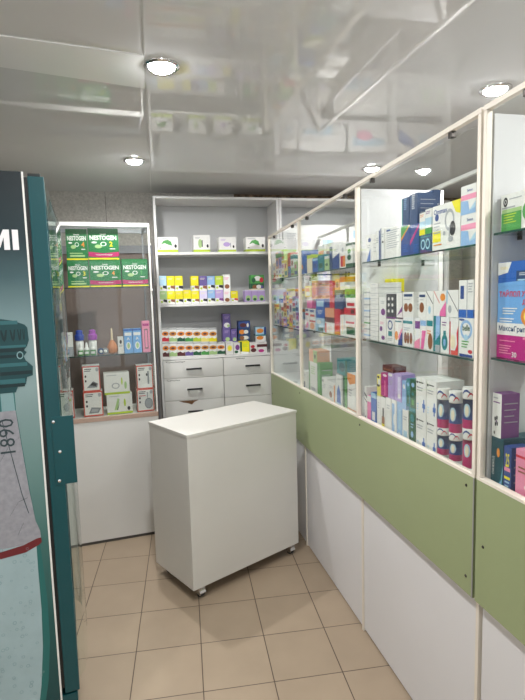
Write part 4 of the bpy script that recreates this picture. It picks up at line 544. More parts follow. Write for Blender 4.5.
('case', 'medicine_box', 'box', 'dark blue box with a pink slash, top shelf, near bay', 'medicine boxes on the top shelf of the near bay', 2.0999, 2.1631, 1.781, 1.8896, 0.03, 0.09, 'N', 'p M 0 .45 1 .98 1 .85 0 .3;l .4 .3 .5 4 B', ''),
('case', 'medicine_box', 'box', 'dark blue box with ring designs, top shelf, near bay', 'medicine boxes on the top shelf of the near bay', 2.1668, 2.2456, 1.781, 1.8427, 0.03, 0.1, 'n', 'k .3 .45 .18 .3 L;k .7 .45 .18 .3 L;r 0 .85 1 .9 T', ''),
('case', 'medicine_box', 'box', 'large white device box with grey mask picture, top shelf, near bay', 'medicine boxes on the top shelf of the near bay', 2.2509, 2.4106, 1.781, 1.9289, 0.03, 0.09, 'W', 't .3 .86 .12 N Ommax;e .17 .73 .07 .08 N;k .63 .62 .17 .24 A;e .74 .42 .1 .16 K;r .02 .18 .32 .42 Y;p Y .7 1 1 1 1 .7 .85 .75;l .06 .6 .25 4 A;l .06 .12 .3 1 O;e .45 .35 .05 .05 A;e .68 .2 .09 .06 A;r .62 .15 .66 .5 A', ''),
('case', 'medicine_box', 'box', 'white pad pack with blue waves, lower of two, top shelf, near bay', 'medicine boxes on the top shelf of the near bay', 2.4134, 2.4878, 1.781, 1.8752, 0.03, 0.1, 'W', 't .6 .82 .1 N Senso;r 0 .5 1 .68 P;p b 0 0 1 0 1 .4 .6 .1 .5 .45 0 .5;p L .55 .1 1 .4 1 .2', ''),
('case', 'medicine_box', 'box', 'tall dark blue box with pale header, behind the lettered navy boxes, top shelf, near bay', '', 2.0059, 2.0916, 1.781, 2.0223, 0.13, 0.03, 'n', 'r .1 .84 .9 .9 A;l .2 .75 .6 4 B', ''),
('case2', 'medicine_box', 'box', 'white nappy box with green pad picture, top shelf, right-hand case', 'large boxes in the right-hand case', 2.5838, 2.7464, 1.802, 1.9028, 0.04, 0.14, 'W', 'e .11 .8 .055 .13 K;k .11 .8 .03 .06 W;l .2 .86 .3 1 A;r .02 0 .5 .5 G;r .03 .5 .5 .6 g;l .08 .45 .3 4 I;e .78 .45 .26 .34 G;r .03 .62 .35 .66 A;e .7 .12 .07 .08 D', ''),
('case', 'medicine_box', 'box', 'white box with green foot and blue photo, top shelf, near bay, upper layer', 'medicine boxes on the top shelf of the near bay', 2.2046, 2.2444, 1.8427, 1.9279, 0.03, 0.05, 'W', 'r 0 0 1 .25 G;r 0 .35 1 .65 L;l .1 .9 .7 2 V', ''),
('case', 'medicine_box', 'box', 'white box with yellow foot and blue photo, top shelf, near bay, upper layer', 'medicine boxes on the top shelf of the near bay', 2.1659, 2.2028, 1.8427, 1.9206, 0.03, 0.05, 'W', 'r 0 0 1 .25 Y;r 0 .35 1 .6 L;l .1 .9 .7 2 O', ''),
('case', 'medicine_box', 'box', 'white pad pack with blue waves, upper of two, top shelf, near bay, upper layer', 'medicine boxes on the top shelf of the near bay', 2.4111, 2.4852, 1.8752, 1.9621, 0.03, 0.1, 'W', 't .6 .82 .1 N Senso;r 0 .5 1 .68 P;p b 0 0 1 0 1 .4 .6 .1 .5 .45 0 .5;p L .55 .1 1 .4 1 .2', ''),
('case', 'medicine_box', 'box', 'navy box with white vertical lettering, top shelf, near bay, upper layer', 'medicine boxes on the top shelf of the near bay', 2.0946, 2.1515, 1.8896, 1.9984, 0.03, 0.08, 'n', 'l .3 .95 .4 7 W', ''),
('case', 'medicine_box', 'box', 'dark navy box with vertical pale lettering, top shelf, near bay, upper layer', 'medicine boxes on the top shelf of the near bay', 2.0381, 2.091, 1.8913, 1.9951, 0.03, 0.08, 'n', 'l .3 .95 .4 6 b;r 0 0 .15 1 T', ''),
('cab', 'formula_box', 'box', 'narrow green formula box, numbered 4, second from left, upper row, glass cabinet', 'green infant formula boxes in the glass cabinet', 0.0892, 0.2188, 1.9013, 2.0966, 0.03, 0.11, 'F', 't .5 .70 .15 W NESTOGEN;t .5 .82 .05 W Nestlé;k .5 .5 .1 .07 W;e .2 .55 .09 .03 W;r .15 .1 .85 .16 g;r .15 .2 .75 .23 g;t .78 .5 .16 O 4;r 0 0 1 .05 Y;e .33 .42 .12 .06 g;r .7 .33 .88 .36 W', ''),
('cab', 'formula_box', 'box', 'narrow green formula box, numbered 4, first from left, upper row, glass cabinet', 'green infant formula boxes in the glass cabinet', -0.0287, 0.0534, 1.9018, 2.0883, 0.03, 0.11, 'F', 't .5 .70 .15 W NESTOGEN;t .5 .82 .05 W Nestlé;k .5 .5 .1 .07 W;e .2 .55 .09 .03 W;r .15 .1 .85 .16 g;r .15 .2 .75 .23 g;t .78 .5 .16 O 4;r 0 0 1 .05 Y;e .33 .42 .12 .06 g;r .7 .33 .88 .36 W', ''),
('cab', 'formula_box', 'box', 'wide green formula box with magenta banner, numbered 2, upper row, glass cabinet', 'green infant formula boxes in the glass cabinet', 0.222, 0.4116, 1.9039, 2.1023, 0.03, 0.11, 'F', 't .5 .70 .15 W NESTOGEN;t .5 .82 .05 W Nestlé;k .5 .5 .1 .07 W;e .2 .55 .09 .03 W;p q 0 .10 .5 .05 1 .10 1 .25 .5 .20 0 .25;t .5 .15 .05 W экономичный формат;t .75 .5 .16 Y 2;r 0 0 1 .05 Y;e .33 .42 .12 .06 g;r .7 .33 .88 .36 W', ''),
('unit', 'device_box', 'box', 'white box with green sprig picture, top shelf of white shelving unit', 'white device boxes on the top shelf', 0.0195, 0.1699, 1.982, 2.0935, 0.02, 0.12, 'W', 'r 0 0 1 .16 I;p G .16 .5 .3 .75 .5 .82 .66 .7 .72 .42 .5 .5 .35 .6;e .88 .4 .06 .12 K;r .08 .25 .18 .3 K;r .08 .85 .5 .9 A', ''),
('unit', 'device_box', 'box', 'taller white box with grey device picture, top shelf of white shelving unit', 'white device boxes on the top shelf', 0.2855, 0.4099, 1.982, 2.108, 0.02, 0.12, 'W', 'r 0 0 1 .14 I;e .4 .5 .12 .26 g;r .5 .3 .55 .7 K;e .85 .35 .06 .1 K;l .1 .85 .3 2 A', ''),
('unit', 'device_box', 'box', 'white box with pale lilac picture, top shelf of white shelving unit', 'white device boxes on the top shelf', 0.4782, 0.6093, 1.982, 2.0929, 0.02, 0.12, 'W', 'r 0 0 1 .14 I;e .45 .5 .2 .15 U;r .65 .3 .7 .6 A;e .85 .35 .05 .1 K;l .1 .85 .3 2 U', ''),
('unit', 'device_box', 'box', 'white box with green sprig picture, beside the counter, top shelf of white shelving unit', 'white device boxes on the top shelf', 0.6874, 0.8375, 1.982, 2.0927, 0.02, 0.12, 'W', 'r 0 0 1 .16 I;p G .16 .5 .3 .75 .5 .82 .66 .7 .72 .42 .5 .5 .35 .6;e .88 .4 .06 .12 K;r .08 .25 .18 .3 K;r .08 .85 .5 .9 A', ''),
]
TUBES = [(2.2954, 1.072, 1.167, 'lower left', 'b'), (2.3665, 1.072, 1.168, 'lower middle', 'b'), (2.4419, 1.072, 1.201, 'lower right', 'r'), (2.2927, 1.167, 1.306, 'upper left', 'b'), (2.3633, 1.168, 1.308, 'upper middle', 'b'), (2.4384, 1.201, 1.334, 'upper right', 'b')]

for fr, name, cat, label, group, u0, u1, z0, z1, d, dep, body, dec, opt in ITEMS:
    F = FRAMES[fr]
    o = printed_box(name, u1-u0-.0006, dep, z1-z0, body, dec, opt).build(name, None, fr_pt(F, u0+.0003, d, z0+.0002), F[1])
    tag(o, label, cat, group or None)

# far bay: dense small cartons, column by column
CN = {'W':'white','L':'pale blue','B':'blue','O':'orange','G':'green','U':'lilac','R':'red','y':'pale yellow','N':'navy','T':'teal','E':'cream','g':'pale green','P':'pink','Y':'yellow','o':'peach','s':'sky blue','k':'dark grey'}
ORD = ['first','second','third','fourth','fifth','sixth','seventh','eighth','ninth','tenth','eleventh']
def column_fill(u_start, u_end, d, z, ztop, shelf, grp, cols, phrase):
    u = u_start; ci = 0; last = None
    while u < u_end-.03:
        w = random.choice((.055, .065, .08)); w = min(w, u_end-u)
        zz = z; li = 0; lim = ztop-random.uniform(.0, .10)
        while True:
            h = random.choice((.055, .07, .09, .12))
            if zz+h > lim: break
            c = random.choice([x for x in cols if x != last]); last = c
            a = random.choice([x for x in 'ROBGVNHTOY' if x != c]); p = random.choice([x for x in 'BGRHMDV' if x not in (c, a)])
            if li % 2: dec = 'r 0 .65 1 .9 %s;e .5 .35 .28 .2 %s;l .15 .15 .6 1 A' % (a, p)
            else: dec = 'r .1 .1 .9 .35 %s;e .35 .65 .2 .15 %s;l .5 .8 .4 3 A' % (a, p)
            o = printed_box('medicine_box', w-.002, .09, h, c, dec).build('medicine_box', None, fr_pt(CASE, u, d, zz+.0002), CASE[1])
            lay = 'bottom' if li == 0 else 'layer %s' % ('two', 'three', 'four', 'five', 'six', 'seven')[li-1]
            tag(o, 'small %s medicine box, %s column, %s, %s' % (CN[c], ORD[ci], lay, phrase), 'box', grp)
            zz += h+.0003; li += 1
        u += w+random.choice((.002, .006)); ci += 1
column_fill(.055, .77, .03, 1.766, 2.02, 0, 'cartons crowded in the far bay', 'WWWUoyLWRgEWB', 'top shelf, far bay front row')
column_fill(.055, .77, .03, 1.417, 1.745, 0, 'cartons crowded in the far bay', 'WWULWEoWyUWs', 'middle shelf, far bay front row')
column_fill(.87, 1.62, .16, 1.429, 1.735, 0, 'cartons in the back row of the middle bay', 'WWyWEWLWgo', 'middle shelf, middle bay back row')

# effervescent tubes
for u, z0, z1, w, c in TUBES:
    z1 = z1 if 'upper' in w else z1
    h = z1-z0-.0004
    b = MB(); r = .0215
    bod = pc('N'); red = pc('q')
    M = Matrix.Rotation(0, 4, 'Z')
    b.lathe([(r, 0), (r, h*(.22 if c == 'b' else .60))], red, 28, caps=True)
    b.lathe([(r, h*(.22 if c == 'b' else .60)), (r, h*.72)], bod if c == 'b' else red, 28, caps=False)
    b.lathe([(r, h*.72), (r*1.03, h*.74), (r*1.03, h*.98), (r*.98, h)], PLAST, 28, caps=True)
    # printed flame shape and lettering stripe wrapped on the side that faces the aisle
    def wrap(a0, a1, za, zb, m, shp='r', k=1):
        n = 8; vs = []; fs = []
        for i in range(n+1):
            t = i/n; a = a0+(a1-a0)*t; q = r*1.035+.0004*k
            lo, hi = za, zb
            if shp == 'e': s_ = math.sqrt(max(0, 1-(2*t-1)**2)); mid = (za+zb)/2; lo, hi = mid-(zb-za)/2*s_, mid+(zb-za)/2*s_
            if shp == 's': lo, hi = za+.012*math.sin(t*3), zb+.012*math.sin(t*3)
            vs += [(q*math.cos(a), q*math.sin(a), lo), (q*math.cos(a), q*math.sin(a), hi)]
        for i in range(n): fs.append((2*i, 2*i+2, 2*i+3, 2*i+1))
        b.add(vs, fs, m, True)
    fc = -R(58)
    wrap(fc-.5, fc+.5, h*.28, h*.62, pc('L'), 'e', 1); wrap(fc-.28, fc+.28, h*.3, h*.58, pc('E'), 'e', 2)
    wrap(fc-.8, fc+.5, h*.82, h*.87, pc('N'), 's', 1); wrap(fc+.1, fc+.9, h*.76, h*.80, pc('R'), 's', 2)
    o = b.build('effervescent_tube', None, fr_pt(CASE, u+.002, .053, z0+.0002), CASE[1])
    tag(o, '%s vitamin tube with white cap, %s of six tubes, near bay' % ('blue' if c == 'b' else 'crimson', w), 'tube', 'effervescent tubes stacked in two layers')

# ------------------------------------------------------------------ display counters (glass cases on white bases)
def sloped(name, t, W, y0, y1, za0, zb0, za1, zb1, m, bot=None):
    vs = []
    for u, a, b_ in ((0, za0, zb0), (W, za1, zb1)):
        for y, z in ((y0, a), (y1, a), (y1, b_), (y0, b_)): vs.append((u, y, z))
    return MB().add(vs, [(3,2,1,0), (4,5,6,7), (0,1,5,4), (1,2,6,5), (2,3,7,6), (3,0,4,7)], m).build(name, t)
def display_case(us, label, zf, zn, shelves, floor_z, green, mids, with_back, gz):
    u0, u1 = us[0], us[-1]
    P = fr_pt(CASE, u0, 0); t = empty('display_counter', P, CASE[1], label=label, cat='display counter', group='white and green pharmacy counters')
    W = u1-u0; D = .42; zt = lambda u: zf+(zn-zf)*(u-u0)/W
    # white base boards with pale joint strips
    ms = [0]+[m-u0 for m in mids]+[W]
    for a, b_ in zip(ms[:-1], ms[1:]):
        part('base_board', t, (a+.008, b_-.008, .02, .036, .012, .72), m=LOWW)
        part('joint_strip', t, (b_-.007, b_+.007, .014, .040, .0, .70), m=CREAM, label='cream joint strip')
    part('end_board', t, (0, .016, .036, D, 0, 1.0), (W-.016, W, .041, D, 0, 1.0), m=LOWW)
    part('plinth', t, (.016, W-.016, .05, D, 0, .012), m=SEAM)
    # green facing
    sloped('green_panel', t, W-.001, -.004, .014, green, gz[0], green, gz[1], GREEN)
    gt = lambda a: gz[0]+(gz[1]-gz[0])*a/W
    part('edge_strip', t, (W-.006, W, -.0055, -.0042, green, gz[1]-.001), m=STEEL)
    sc = MB()
    for su, sz in ((.75, 1.015), (1.68, 1.035), (W-.04, 1.04), (W-.035, .745), (.035, .88)):
        if su < W: sc.lathe([(.005, 0), (.004, .002), (.001, .003)], DKMET, 12, M=Matrix.Translation((su, -.0042, sz)) @ Matrix.Rotation(R(90), 4, 'X'))
    sc.build('screw', t)
    part('case_floor', t, (.0, W, .016, D, floor_z-.02, floor_z), m=PARTW)
    sloped('sill', t, W, -.005, .018, gz[0]+.0003, gz[0]+.009, gz[1]+.0003, gz[1]+.009, CREAM)
    # frame
    b = MB(); vs = []
    for u in (0, W):
        for y, dz in ((-.005, -.015), (.014, -.015), (.014, 0), (-.005, 0)): vs.append((u, y, zt(u+u0)+dz))
    b.add(vs, [(0,1,2,3), (7,6,5,4), (0,4,5,1), (1,5,6,2), (2,6,7,3), (3,7,4,0)], CREAM); b.build('top_rail', t)
    vs = [(v[0], v[1]+D-.01, v[2]) for v in vs]
    MB().add(vs, [(0,1,2,3), (7,6,5,4), (0,4,5,1), (1,5,6,2), (2,6,7,3), (3,7,4,0)], WHITE).build('back_rail', t)
    for i, u in enumerate(us):
        a = u-u0
        x0, x1 = (0, .015) if i == 0 else ((W-.015, W) if i == len(us)-1 else (a-.009, a+.009))
        part('post', t, (x0, x1, -.0045, .0135, gt(a)+.0095, zt(u)-.0155), m=CREAM, bev=.0015)
    for i, u in enumerate(us):
        a = u-u0
        if i == 1 and with_back: continue
        x0, x1 = (.001, .016) if i == 0 else ((W-.016, W-.001) if i == len(us)-1 else (a-.008, a+.008))
        part('partition', t, (x0, x1, .02, D-.012, floor_z+.0005, zt(u)-.024), m=PARTW, label='white partition board')
    part('back_post', t, *[(min(max(u-u0-.01, 0), W-.02), min(max(u-u0-.01, 0), W-.02)+.02, D-.011, D+.011, floor_z, zt(u)-.023) for u in us], m=WHITE)
    if with_back:
        part('sliding_back_panel', t, (.22, us[2]-u0-.012, D-.006, D+.004, floor_z+.001, 1.95), m=PARTW)
    for i in range(len(us)-1):
        a, c = us[i]-u0+.009, us[i+1]-u0-.009
        if i == 0: a = .0155
        if i == len(us)-2: c = W-.0155
        zl = min(zt(us[i]), zt(us[i+1]))-.024
        MB().box(a+.001, c-.001, .004, .008, gt(c)+.0095, zl+.007, GLASS).build('glass_pane', t)
        for z in shelves[i]:
            b = MB(); b.box(a+.004, c-.004, .021, D-.03, z-.007, z-.001, SHELFG, mats=(None, None, EDGEG, EDGEG, EDGEG, EDGEG)); b.build('glass_shelf', t)
            b = MB()
            for uu in (a+.006, c-.02):
                b.lathe([(.007, 0), (.007, .012), (.004, .013)], DKMET, 12, M=Matrix.Translation((uu+.007, .10, z-.020)))
                b.lathe([(.007, 0), (.007, .012), (.004, .013)], DKMET, 12, M=Matrix.Translation((uu+.007, D-.10, z-.020)))
            b.build('shelf_support', t)
        for uu in ((a+.14, c-.14)):
            MB().box(uu-.009, uu+.009, -.002, .016, zt(uu+u0)-.034, zt(uu+u0)-.0155, DKMET, bev=.002).build('glass_clip', t)
    return t
display_case([.030, .805, 1.68, 2.55], 'long white counter with olive green facing and three glass bays of medicines', 2.088, 2.152,
             [(1.766, 1.417), (1.770, 1.429), (1.781, 1.433)], 1.035, .69, (.81, 1.69), True, (1.036, 1.076))
display_case([2.560, 3.50], 'nearest white and green counter at the right picture edge', 2.152, 2.170, [(1.802, 1.448)], 1.04, .69, (), False, (1.077, 1.085))

# ------------------------------------------------------------------ shelving units
def handle(parent, cx, z):
    b = MB(); b.tube([(cx-.058, -.018, z), (cx+.058, -.018, z)], .0068, BLACK, 10)
    for s in (-1, 1):
        b.lathe([(.009, 0), (.007, .012), (.007, .020)], CHROME, 12, M=Matrix.Translation((cx+s*.048, -.0005, z)) @ Matrix.Rotation(R(90), 4, 'X'))
    return b.build('handle', parent)
def shelving(u0, u1, label, cols, grp='white open shelving units'):
    t = empty('shelving_unit', fr_pt(UNIT, u0, 0), UNIT[1], label=label, cat='shelving unit', group=grp)
    W = u1-u0; D = .32; T = .018
    part('side_panel', t, (0, T, 0, D, 0, 2.387), m=UNITW, bev=.001)
    part('side_panel', t, (W-T, W, 0, D, 0, 2.387), m=UNITW, bev=.001)
    part('top_board', t, (T, W-T, 0, D, 2.369, 2.387), m=UNITW)
    part('back_board', t, (T, W-T, D-.006, D-.001, .06, 2.368), m=UNITG)
    for z in (1.982, 1.597): part('shelf', t, (T+.0005, W-T-.0005, .002, D-.007, z-.020, z-.001), m=UNITW)
    part('drawer_top', t, (T+.0005, W-T-.0005, .002, D-.007, 1.174, 1.191), m=UNITW)
    part('plinth', t, (T+.0005, W-T-.0005, .03, .046, 0, .10), m=UNITW)
    rows = [1.172, 1.033, .861, .690, .519, .348, .110]
    cw = (W-2*T)/cols
    for c in range(cols):
        for i in range(len(rows)-1):
            zt_, zb = rows[i]-.0015, rows[i+1]+.0015
            x0, x1 = T+c*cw+.002, T+(c+1)*cw-.002
            b = MB(); b.box(x0, x1, -.016, -.0005, zb, zt_, WHITE, bev=.001)
            b.box(x0+.01, x1-.01, .0, D-.03, zb+.01, zt_-.02, UNITG)
            if c == 0 and i in (0, 1):      # pencil scribble on the front
                M_ = Matrix.Translation((0, -.0162, 0)); n = 13 if i == 0 else 9
                for q in range(n):
                    xa = x0+.02+q*.011
                    b.tube([(xa, -.0166, zt_-.012-.003*(q % 3)), (xa+.005, -.0166, zt_-.008-.002*((q*2) % 3)), (xa+.0085, -.0166, zt_-.013)], .002, BLACK, 4)
            if c == 1 and i == 0:
                for q in range(7):
                    xa = x0+.10+q*.010
                    b.tube([(xa, -.0166, zt_-.010-.003*(q % 2)), (xa+.005, -.0166, zt_-.007), (xa+.0075, -.0166, zt_-.012)], .002, BLACK, 4)
            if c == 0 and i == 2:            # torn edge with bare brown chipboard
                b.poly([(x0+.10, zt_-.001), (x0+.255, zt_-.001), (x0+.22, zt_-.015), (x0+.20, zt_-.034), (x0+.17, zt_-.022), (x0+.14, zt_-.016)], -.0165, mat('bare_chipboard', hx('6b4a30'), .8, noise=.25, scale=90))
            dr = b.build('drawer', t); handle_z = (zt_+zb)/2
            h = handle(dr, (x0+x1)/2, handle_z); h.location.y = -.016
    return t
shelving(0, .948, 'white shelving unit with black-handled drawers, left of the glass counter', 2)
shelving(.952, 1.925, 'white shelving unit behind the far end of the counter', 2)
shelving(1.929, 2.425, 'narrow white shelving unit at the right end, behind the counter', 1)

# pads and nappies on the units behind the counter
def soft_pack(u0, u1, z0, h, dep, col, dec, label, d=.03):
    w = u1-u0
    bm = bmesh.new(); bmesh.ops.create_cube(bm, size=1)
    bmesh.ops.subdivide_edges(bm, edges=bm.edges[:], cuts=5, use_grid_fill=True)
    for v in bm.verts:
        x, y, z = v.co*2
        k = .86+.14*(1-abs(z)**2.5)
        v.co = Vector((w/2+x*w/2*(.94+.06*(1-abs(z)**3)), dep/2+y*dep/2*k*(.95+.05*(1-abs(x)**3)), h/2+z*h/2*(.93+.07*(1-x*x))))
    lo = min(v.co.z for v in bm.verts)
    for v in bm.verts: v.co.z -= lo
    bm.verts.index_update(); vs = [v.co.copy() for v in bm.verts]; fs = [[v.index for v in f.verts] for f in bm.faces]; bm.free()
    b = MB(); b.add(vs, fs, pc(col), True); decals(b, dec, w, h, y0=-.001)
    tag(b.build('pad_pack', None, fr_pt(UNIT, u0, d, z0+.0005), UNIT[1]), label, 'pack', 'soft packs on the shelves behind the counter')
bl = 'r .1 .1 .7 .42 L;p b .1 .1 .6 .15 .6 .22 .1 .25;l .2 .25 .5 1 A'
soft_pack(.99, 1.12, 1.982, .20, .2, 'W', 'l .2 .7 .6 4 A;e .5 .3 .2 .1 L', 'white soft pack with grey print on the top shelf behind the counter')
soft_pack(1.13, 1.52, 1.982, .21, .22, 'W', bl, 'large white and blue pad pack on the top shelf behind the counter')
soft_pack(1.54, 1.88, 1.982, .20, .22, 'W', 'r .1 .5 .9 .8 L;e .4 .4 .2 .2 P;l .2 .25 .5 1 A', 'white pad pack with pale blue top on the top shelf behind the counter')
soft_pack(1.96, 2.12, 1.982, .20, .2, 'W', 'p B .1 .1 .9 .5 .9 .8 .1 .6', 'white pack with blue diagonal, left on the narrow unit top shelf')
soft_pack(2.13, 2.38, 1.982, .19, .2, 'W', 'r .1 .3 .9 .7 L;e .5 .5 .2 .15 W', 'white pack with pale oval, right on the narrow unit top shelf')
soft_pack(1.42, 1.88, 1.597, .30, .22, 'W', bl, 'big white and blue nappy pack on the second shelf behind the counter')
soft_pack(1.0, 1.38, 1.597, .24, .22, 'W', 'r .1 .35 .9 .6 u;l .2 .8 .5 2 A', 'white nappy pack with lilac band on the second shelf behind the counter')
soft_pack(1.95, 2.15, 1.597, .28, .2, 'W', 'e .5 .7 .3 .1 A;e .5 .3 .3 .12 A', 'white pack with two grey ovals on the narrow unit')
soft_pack(2.17, 2.39, 1.597, .26, .2, 'W', 'r .1 .3 .9 .7 g;e .5 .5 .2 .15 W', 'white and pale green pack on the narrow unit')

# ------------------------------------------------------------------ glass cabinet by the fridge
t = empty('glass_cabinet', fr_pt(CAB, 0, 0), CAB[1], label='white based glass cabinet full of baby formula between the fridge and shelving', cat='cabinet')
A0, A1, D = -.55, .610, .36
part('base', t, (A0, A1, 0, .016, .02, .842), (A0, A0+.016, .016, D, .02, .842), (A1-.016, A1, .016, D, .02, .842), m=WHITE, bev=.001)
part('plinth', t, (A0+.01, A1-.01, .006, D-.02, 0, .02), m=SEAM)
part('cabinet_floor', t, (A0, A1, .0165, D, .845, .868), m=WHITE)
part('bottom_rail', t, (A0, A1, -.004, .016, .8425, .870), m=WOODT, label='reddish wooden rail')
part('top_rail', t, (A0, A1, -.004, .018, 2.112, 2.136), m=PLAST, bev=.001)
part('top_frame', t, (A0, A1, D-.02, D, 2.112, 2.136), (A1-.018, A1, .019, D-.021, 2.112, 2.136), (A0, A0+.018, .019, D-.021, 2.112, 2.136), m=GREYF)
part('post', t, (A0, A0+.012, -.003, .016, .871, 2.111), m=PLAST); part('post', t, (A1-.010, A1, -.003, .016, .871, 2.111), m=PLAST)
part('post', t, (A0, A0+.018, D-.018, D, .871, 2.111), (A1-.018, A1, D-.018, D, .871, 2.111), m=GREYF)
part('post', t, (.035, .05, D-.016, D, .871, 2.111), m=GREYF, label='grey upright')
MB().box(A0+.013, -.255, .003, .007, .871, 2.111, GLASS).build('glass_door', t)
MB().box(-.25, A1-.011, .008, .012, .871, 2.111, GLASS).build('glass_door', t)
MB().box(A1-.014, A1-.010, .018, D-.02, .871, 2.111, GLASS).build('side_glass', t)
MB().box(A0+.02, A1-.018, .02, D-.02, 2.137, 2.141, GLASS).build('top_glass', t)
for z in (1.727, 1.281):
    b = MB(); b.box(A0+.02, A1-.018, .022, D-.022, z-.007, z-.001, SHELFG, mats=(None, None, EDGEG, EDGEG, EDGEG, EDGEG)); b.build('glass_shelf', t)
for z in (2.00, 1.70): MB().box(A1-.012, A1+.004, -.010, -.0035, z-.008, z+.008, PLAST, bev=.001).build('door_clip', t)

def cabprop(name, u, d, z, prof, mats, label, cat, group=None, extra=None):
    t = empty(name, fr_pt(CAB, u, d, z+.0003), CAB[1], label=label, cat=cat, group=group)
    for (nm, m, pr) in prof: MB().lathe(pr, m, 20).build(nm, t)
    return t
BLU = mat('blue_plastic', hx('26419c'), .3); PUR = mat('purple_plastic', hx('9a3fa8'), .3); ORG = mat('orange_rubber', hx('c07a4c'), .45, noise=.04); BG = pc('g')
for (u, cm, cn, uu) in ((.130, BLU, 'blue', 0), (.213, PUR, 'purple', 1)):
    cabprop('feeding_bottle', u, .13, 1.281, [('bottle', PLAST, [(.024, 0), (.026, .01), (.026, .085), (.020, .095)]), ('cap', cm, [(.029, .0955), (.030, .10), (.030, .13), (.022, .137), (.022, .158), (.012, .165)])], None,
            'white bottle with large %s cap, behind the small droppers' % cn, 'bottle', 'capped bottles in the glass cabinet')
for i, u in enumerate((.135, .173, .212)):
    t_ = cabprop('dropper_bottle', u, .055, 1.281, [('bottle', pc('G'), [(.016, 0), (.017, .004), (.017, .035)]), ('shoulder', PLAST, [(.017, .0352), (.017, .045), (.009, .055), (.008, .058)]), ('dropper_cap', PLAST, [(.009, .0582), (.009, .068), (.004, .084), (.001, .086)])], None,
            'small green and white dropper bottle, %s of three' % ('left', 'middle', 'right')[i], 'bottle', 'dropper bottles in the glass cabinet')
    b = MB(); b.rect(-.012, .010, .012, .026, -.0173, PLAST); b.build('label_patch', t_)
cabprop('rubber_bulb_syringe', .336, .07, 1.281, [('bulb', ORG, [(.012, 0), (.030, .008), (.036, .028), (.033, .050), (.022, .072), (.011, .088), (.009, .092)]), ('nozzle', mat('ivory_plastic', hx('d9c7a8'), .4), [(.0085, .0922), (.0075, .10), (.005, .165), (.003, .172)])], None,
        'orange rubber bulb syringe with pale upright nozzle', 'syringe')
for i, (u, c) in enumerate(((.262, 'n'), (.290, 'a'))):
    b = MB(); b.lathe([(.006, -.008), (.020, -.010), (.022, 0), (.020, .010), (.006, .012)], pc(c), 24, M=Matrix.Rotation(R(90), 4, 'X') @ Matrix.Translation((0, 0, 0)))
    b.lathe([(.010, .011), (.010, .016), (.004, .018)], PLAST, 16, M=Matrix.Rotation(R(90), 4, 'X'))
    tag(b.build('soother', None, fr_pt(CAB, u, .055, 1.281+.0222), CAB[1]), 'round %s soother beside the dropper bottles' % ('navy', 'grey')[i], 'soother')

# ------------------------------------------------------------------ rolling white cabinet
P0, P1, P3 = Vector((.367, .376, 0)), Vector((.578, .021, 0)), Vector((1.249, .432, 0))
ang = math.atan2(P3.y-P1.y, P3.x-P1.x); Wc = .787; Dc = .413; zb, zt = .072, .932
t = empty('rolling_cabinet', (P1.x, P1.y, 0), ang, label='white laminate box cabinet on four casters in the middle of the floor', cat='cabinet')
part('front_panel', t, (0, Wc, 0, .016, zb, zt-.017), m=CARTW, bev=.0008)
part('side_panel', t, (0, .016, .0165, Dc, zb, zt-.017), m=CARTW, bev=.0008); part('side_panel', t, (Wc-.016, Wc, .0165, Dc, zb, zt-.017), m=CARTW, bev=.0008)
part('bottom_board', t, (.0165, Wc-.0165, .0165, Dc-.002, zb, zb+.016), m=CARTW); part('shelf', t, (.0165, Wc-.0165, .0165, Dc-.02, .5, .516), m=CARTW)
part('top_board', t, (-.003, Wc+.003, -.003, Dc+.003, zt-.0165, zt), m=CARTW, bev=.001)
for x in (.066, Wc-.040):
    for y in (.030, Dc-.050):
        c = MB(); c.box(x-.022, x+.022, y-.018, y+.018, zb-.004, zb-.0003, CHROME); c.lathe([(.012, 0), (.012, .012)], CHROME, 14, M=Matrix.Translation((x, y, zb-.016)))
        c.box(x-.018, x-.0155, y-.016, y+.022, .018, zb-.014, CHROME); c.box(x+.0155, x+.018, y-.016, y+.022, .018, zb-.014, CHROME)
        c.box(x-.018, x+.018, y-.014, y+.016, zb-.0165, zb-.0135, CHROME)
        k = c.build('caster', t)
        MB().lathe([(.010, -.0145), (.022, -.014), (.0245, -.010), (.0245, .010), (.022, .014), (.010, .0145)], RUBBER, 24,
                   M=Matrix.Translation((x, y+.008, .0250)) @ Matrix.Rotation(R(90), 4, 'Y')).build('wheel', k)
        MB().lathe([(.0125, -.0160), (.013, -.0150), (.013, .0150), (.0125, .0160)], CHROME, 20, M=Matrix.Translation((x, y+.008, .0250)) @ Matrix.Rotation(R(90), 4, 'Y')).build('hub', k)
        h_ = MB(); vs_h = []; nn = 12
        for q in range(nn+1):
            a = R(10+160*q/nn)
            for xx in (-.019, .019): vs_h.append((x+xx, y+.008+.0285*math.cos(a), .025+.0285*math.sin(a)))
        h_.add(vs_h, [(2*q, 2*q+2, 2*q+3, 2*q+1) for q in range(nn)], CHROME, True); h_.build('hood', k)

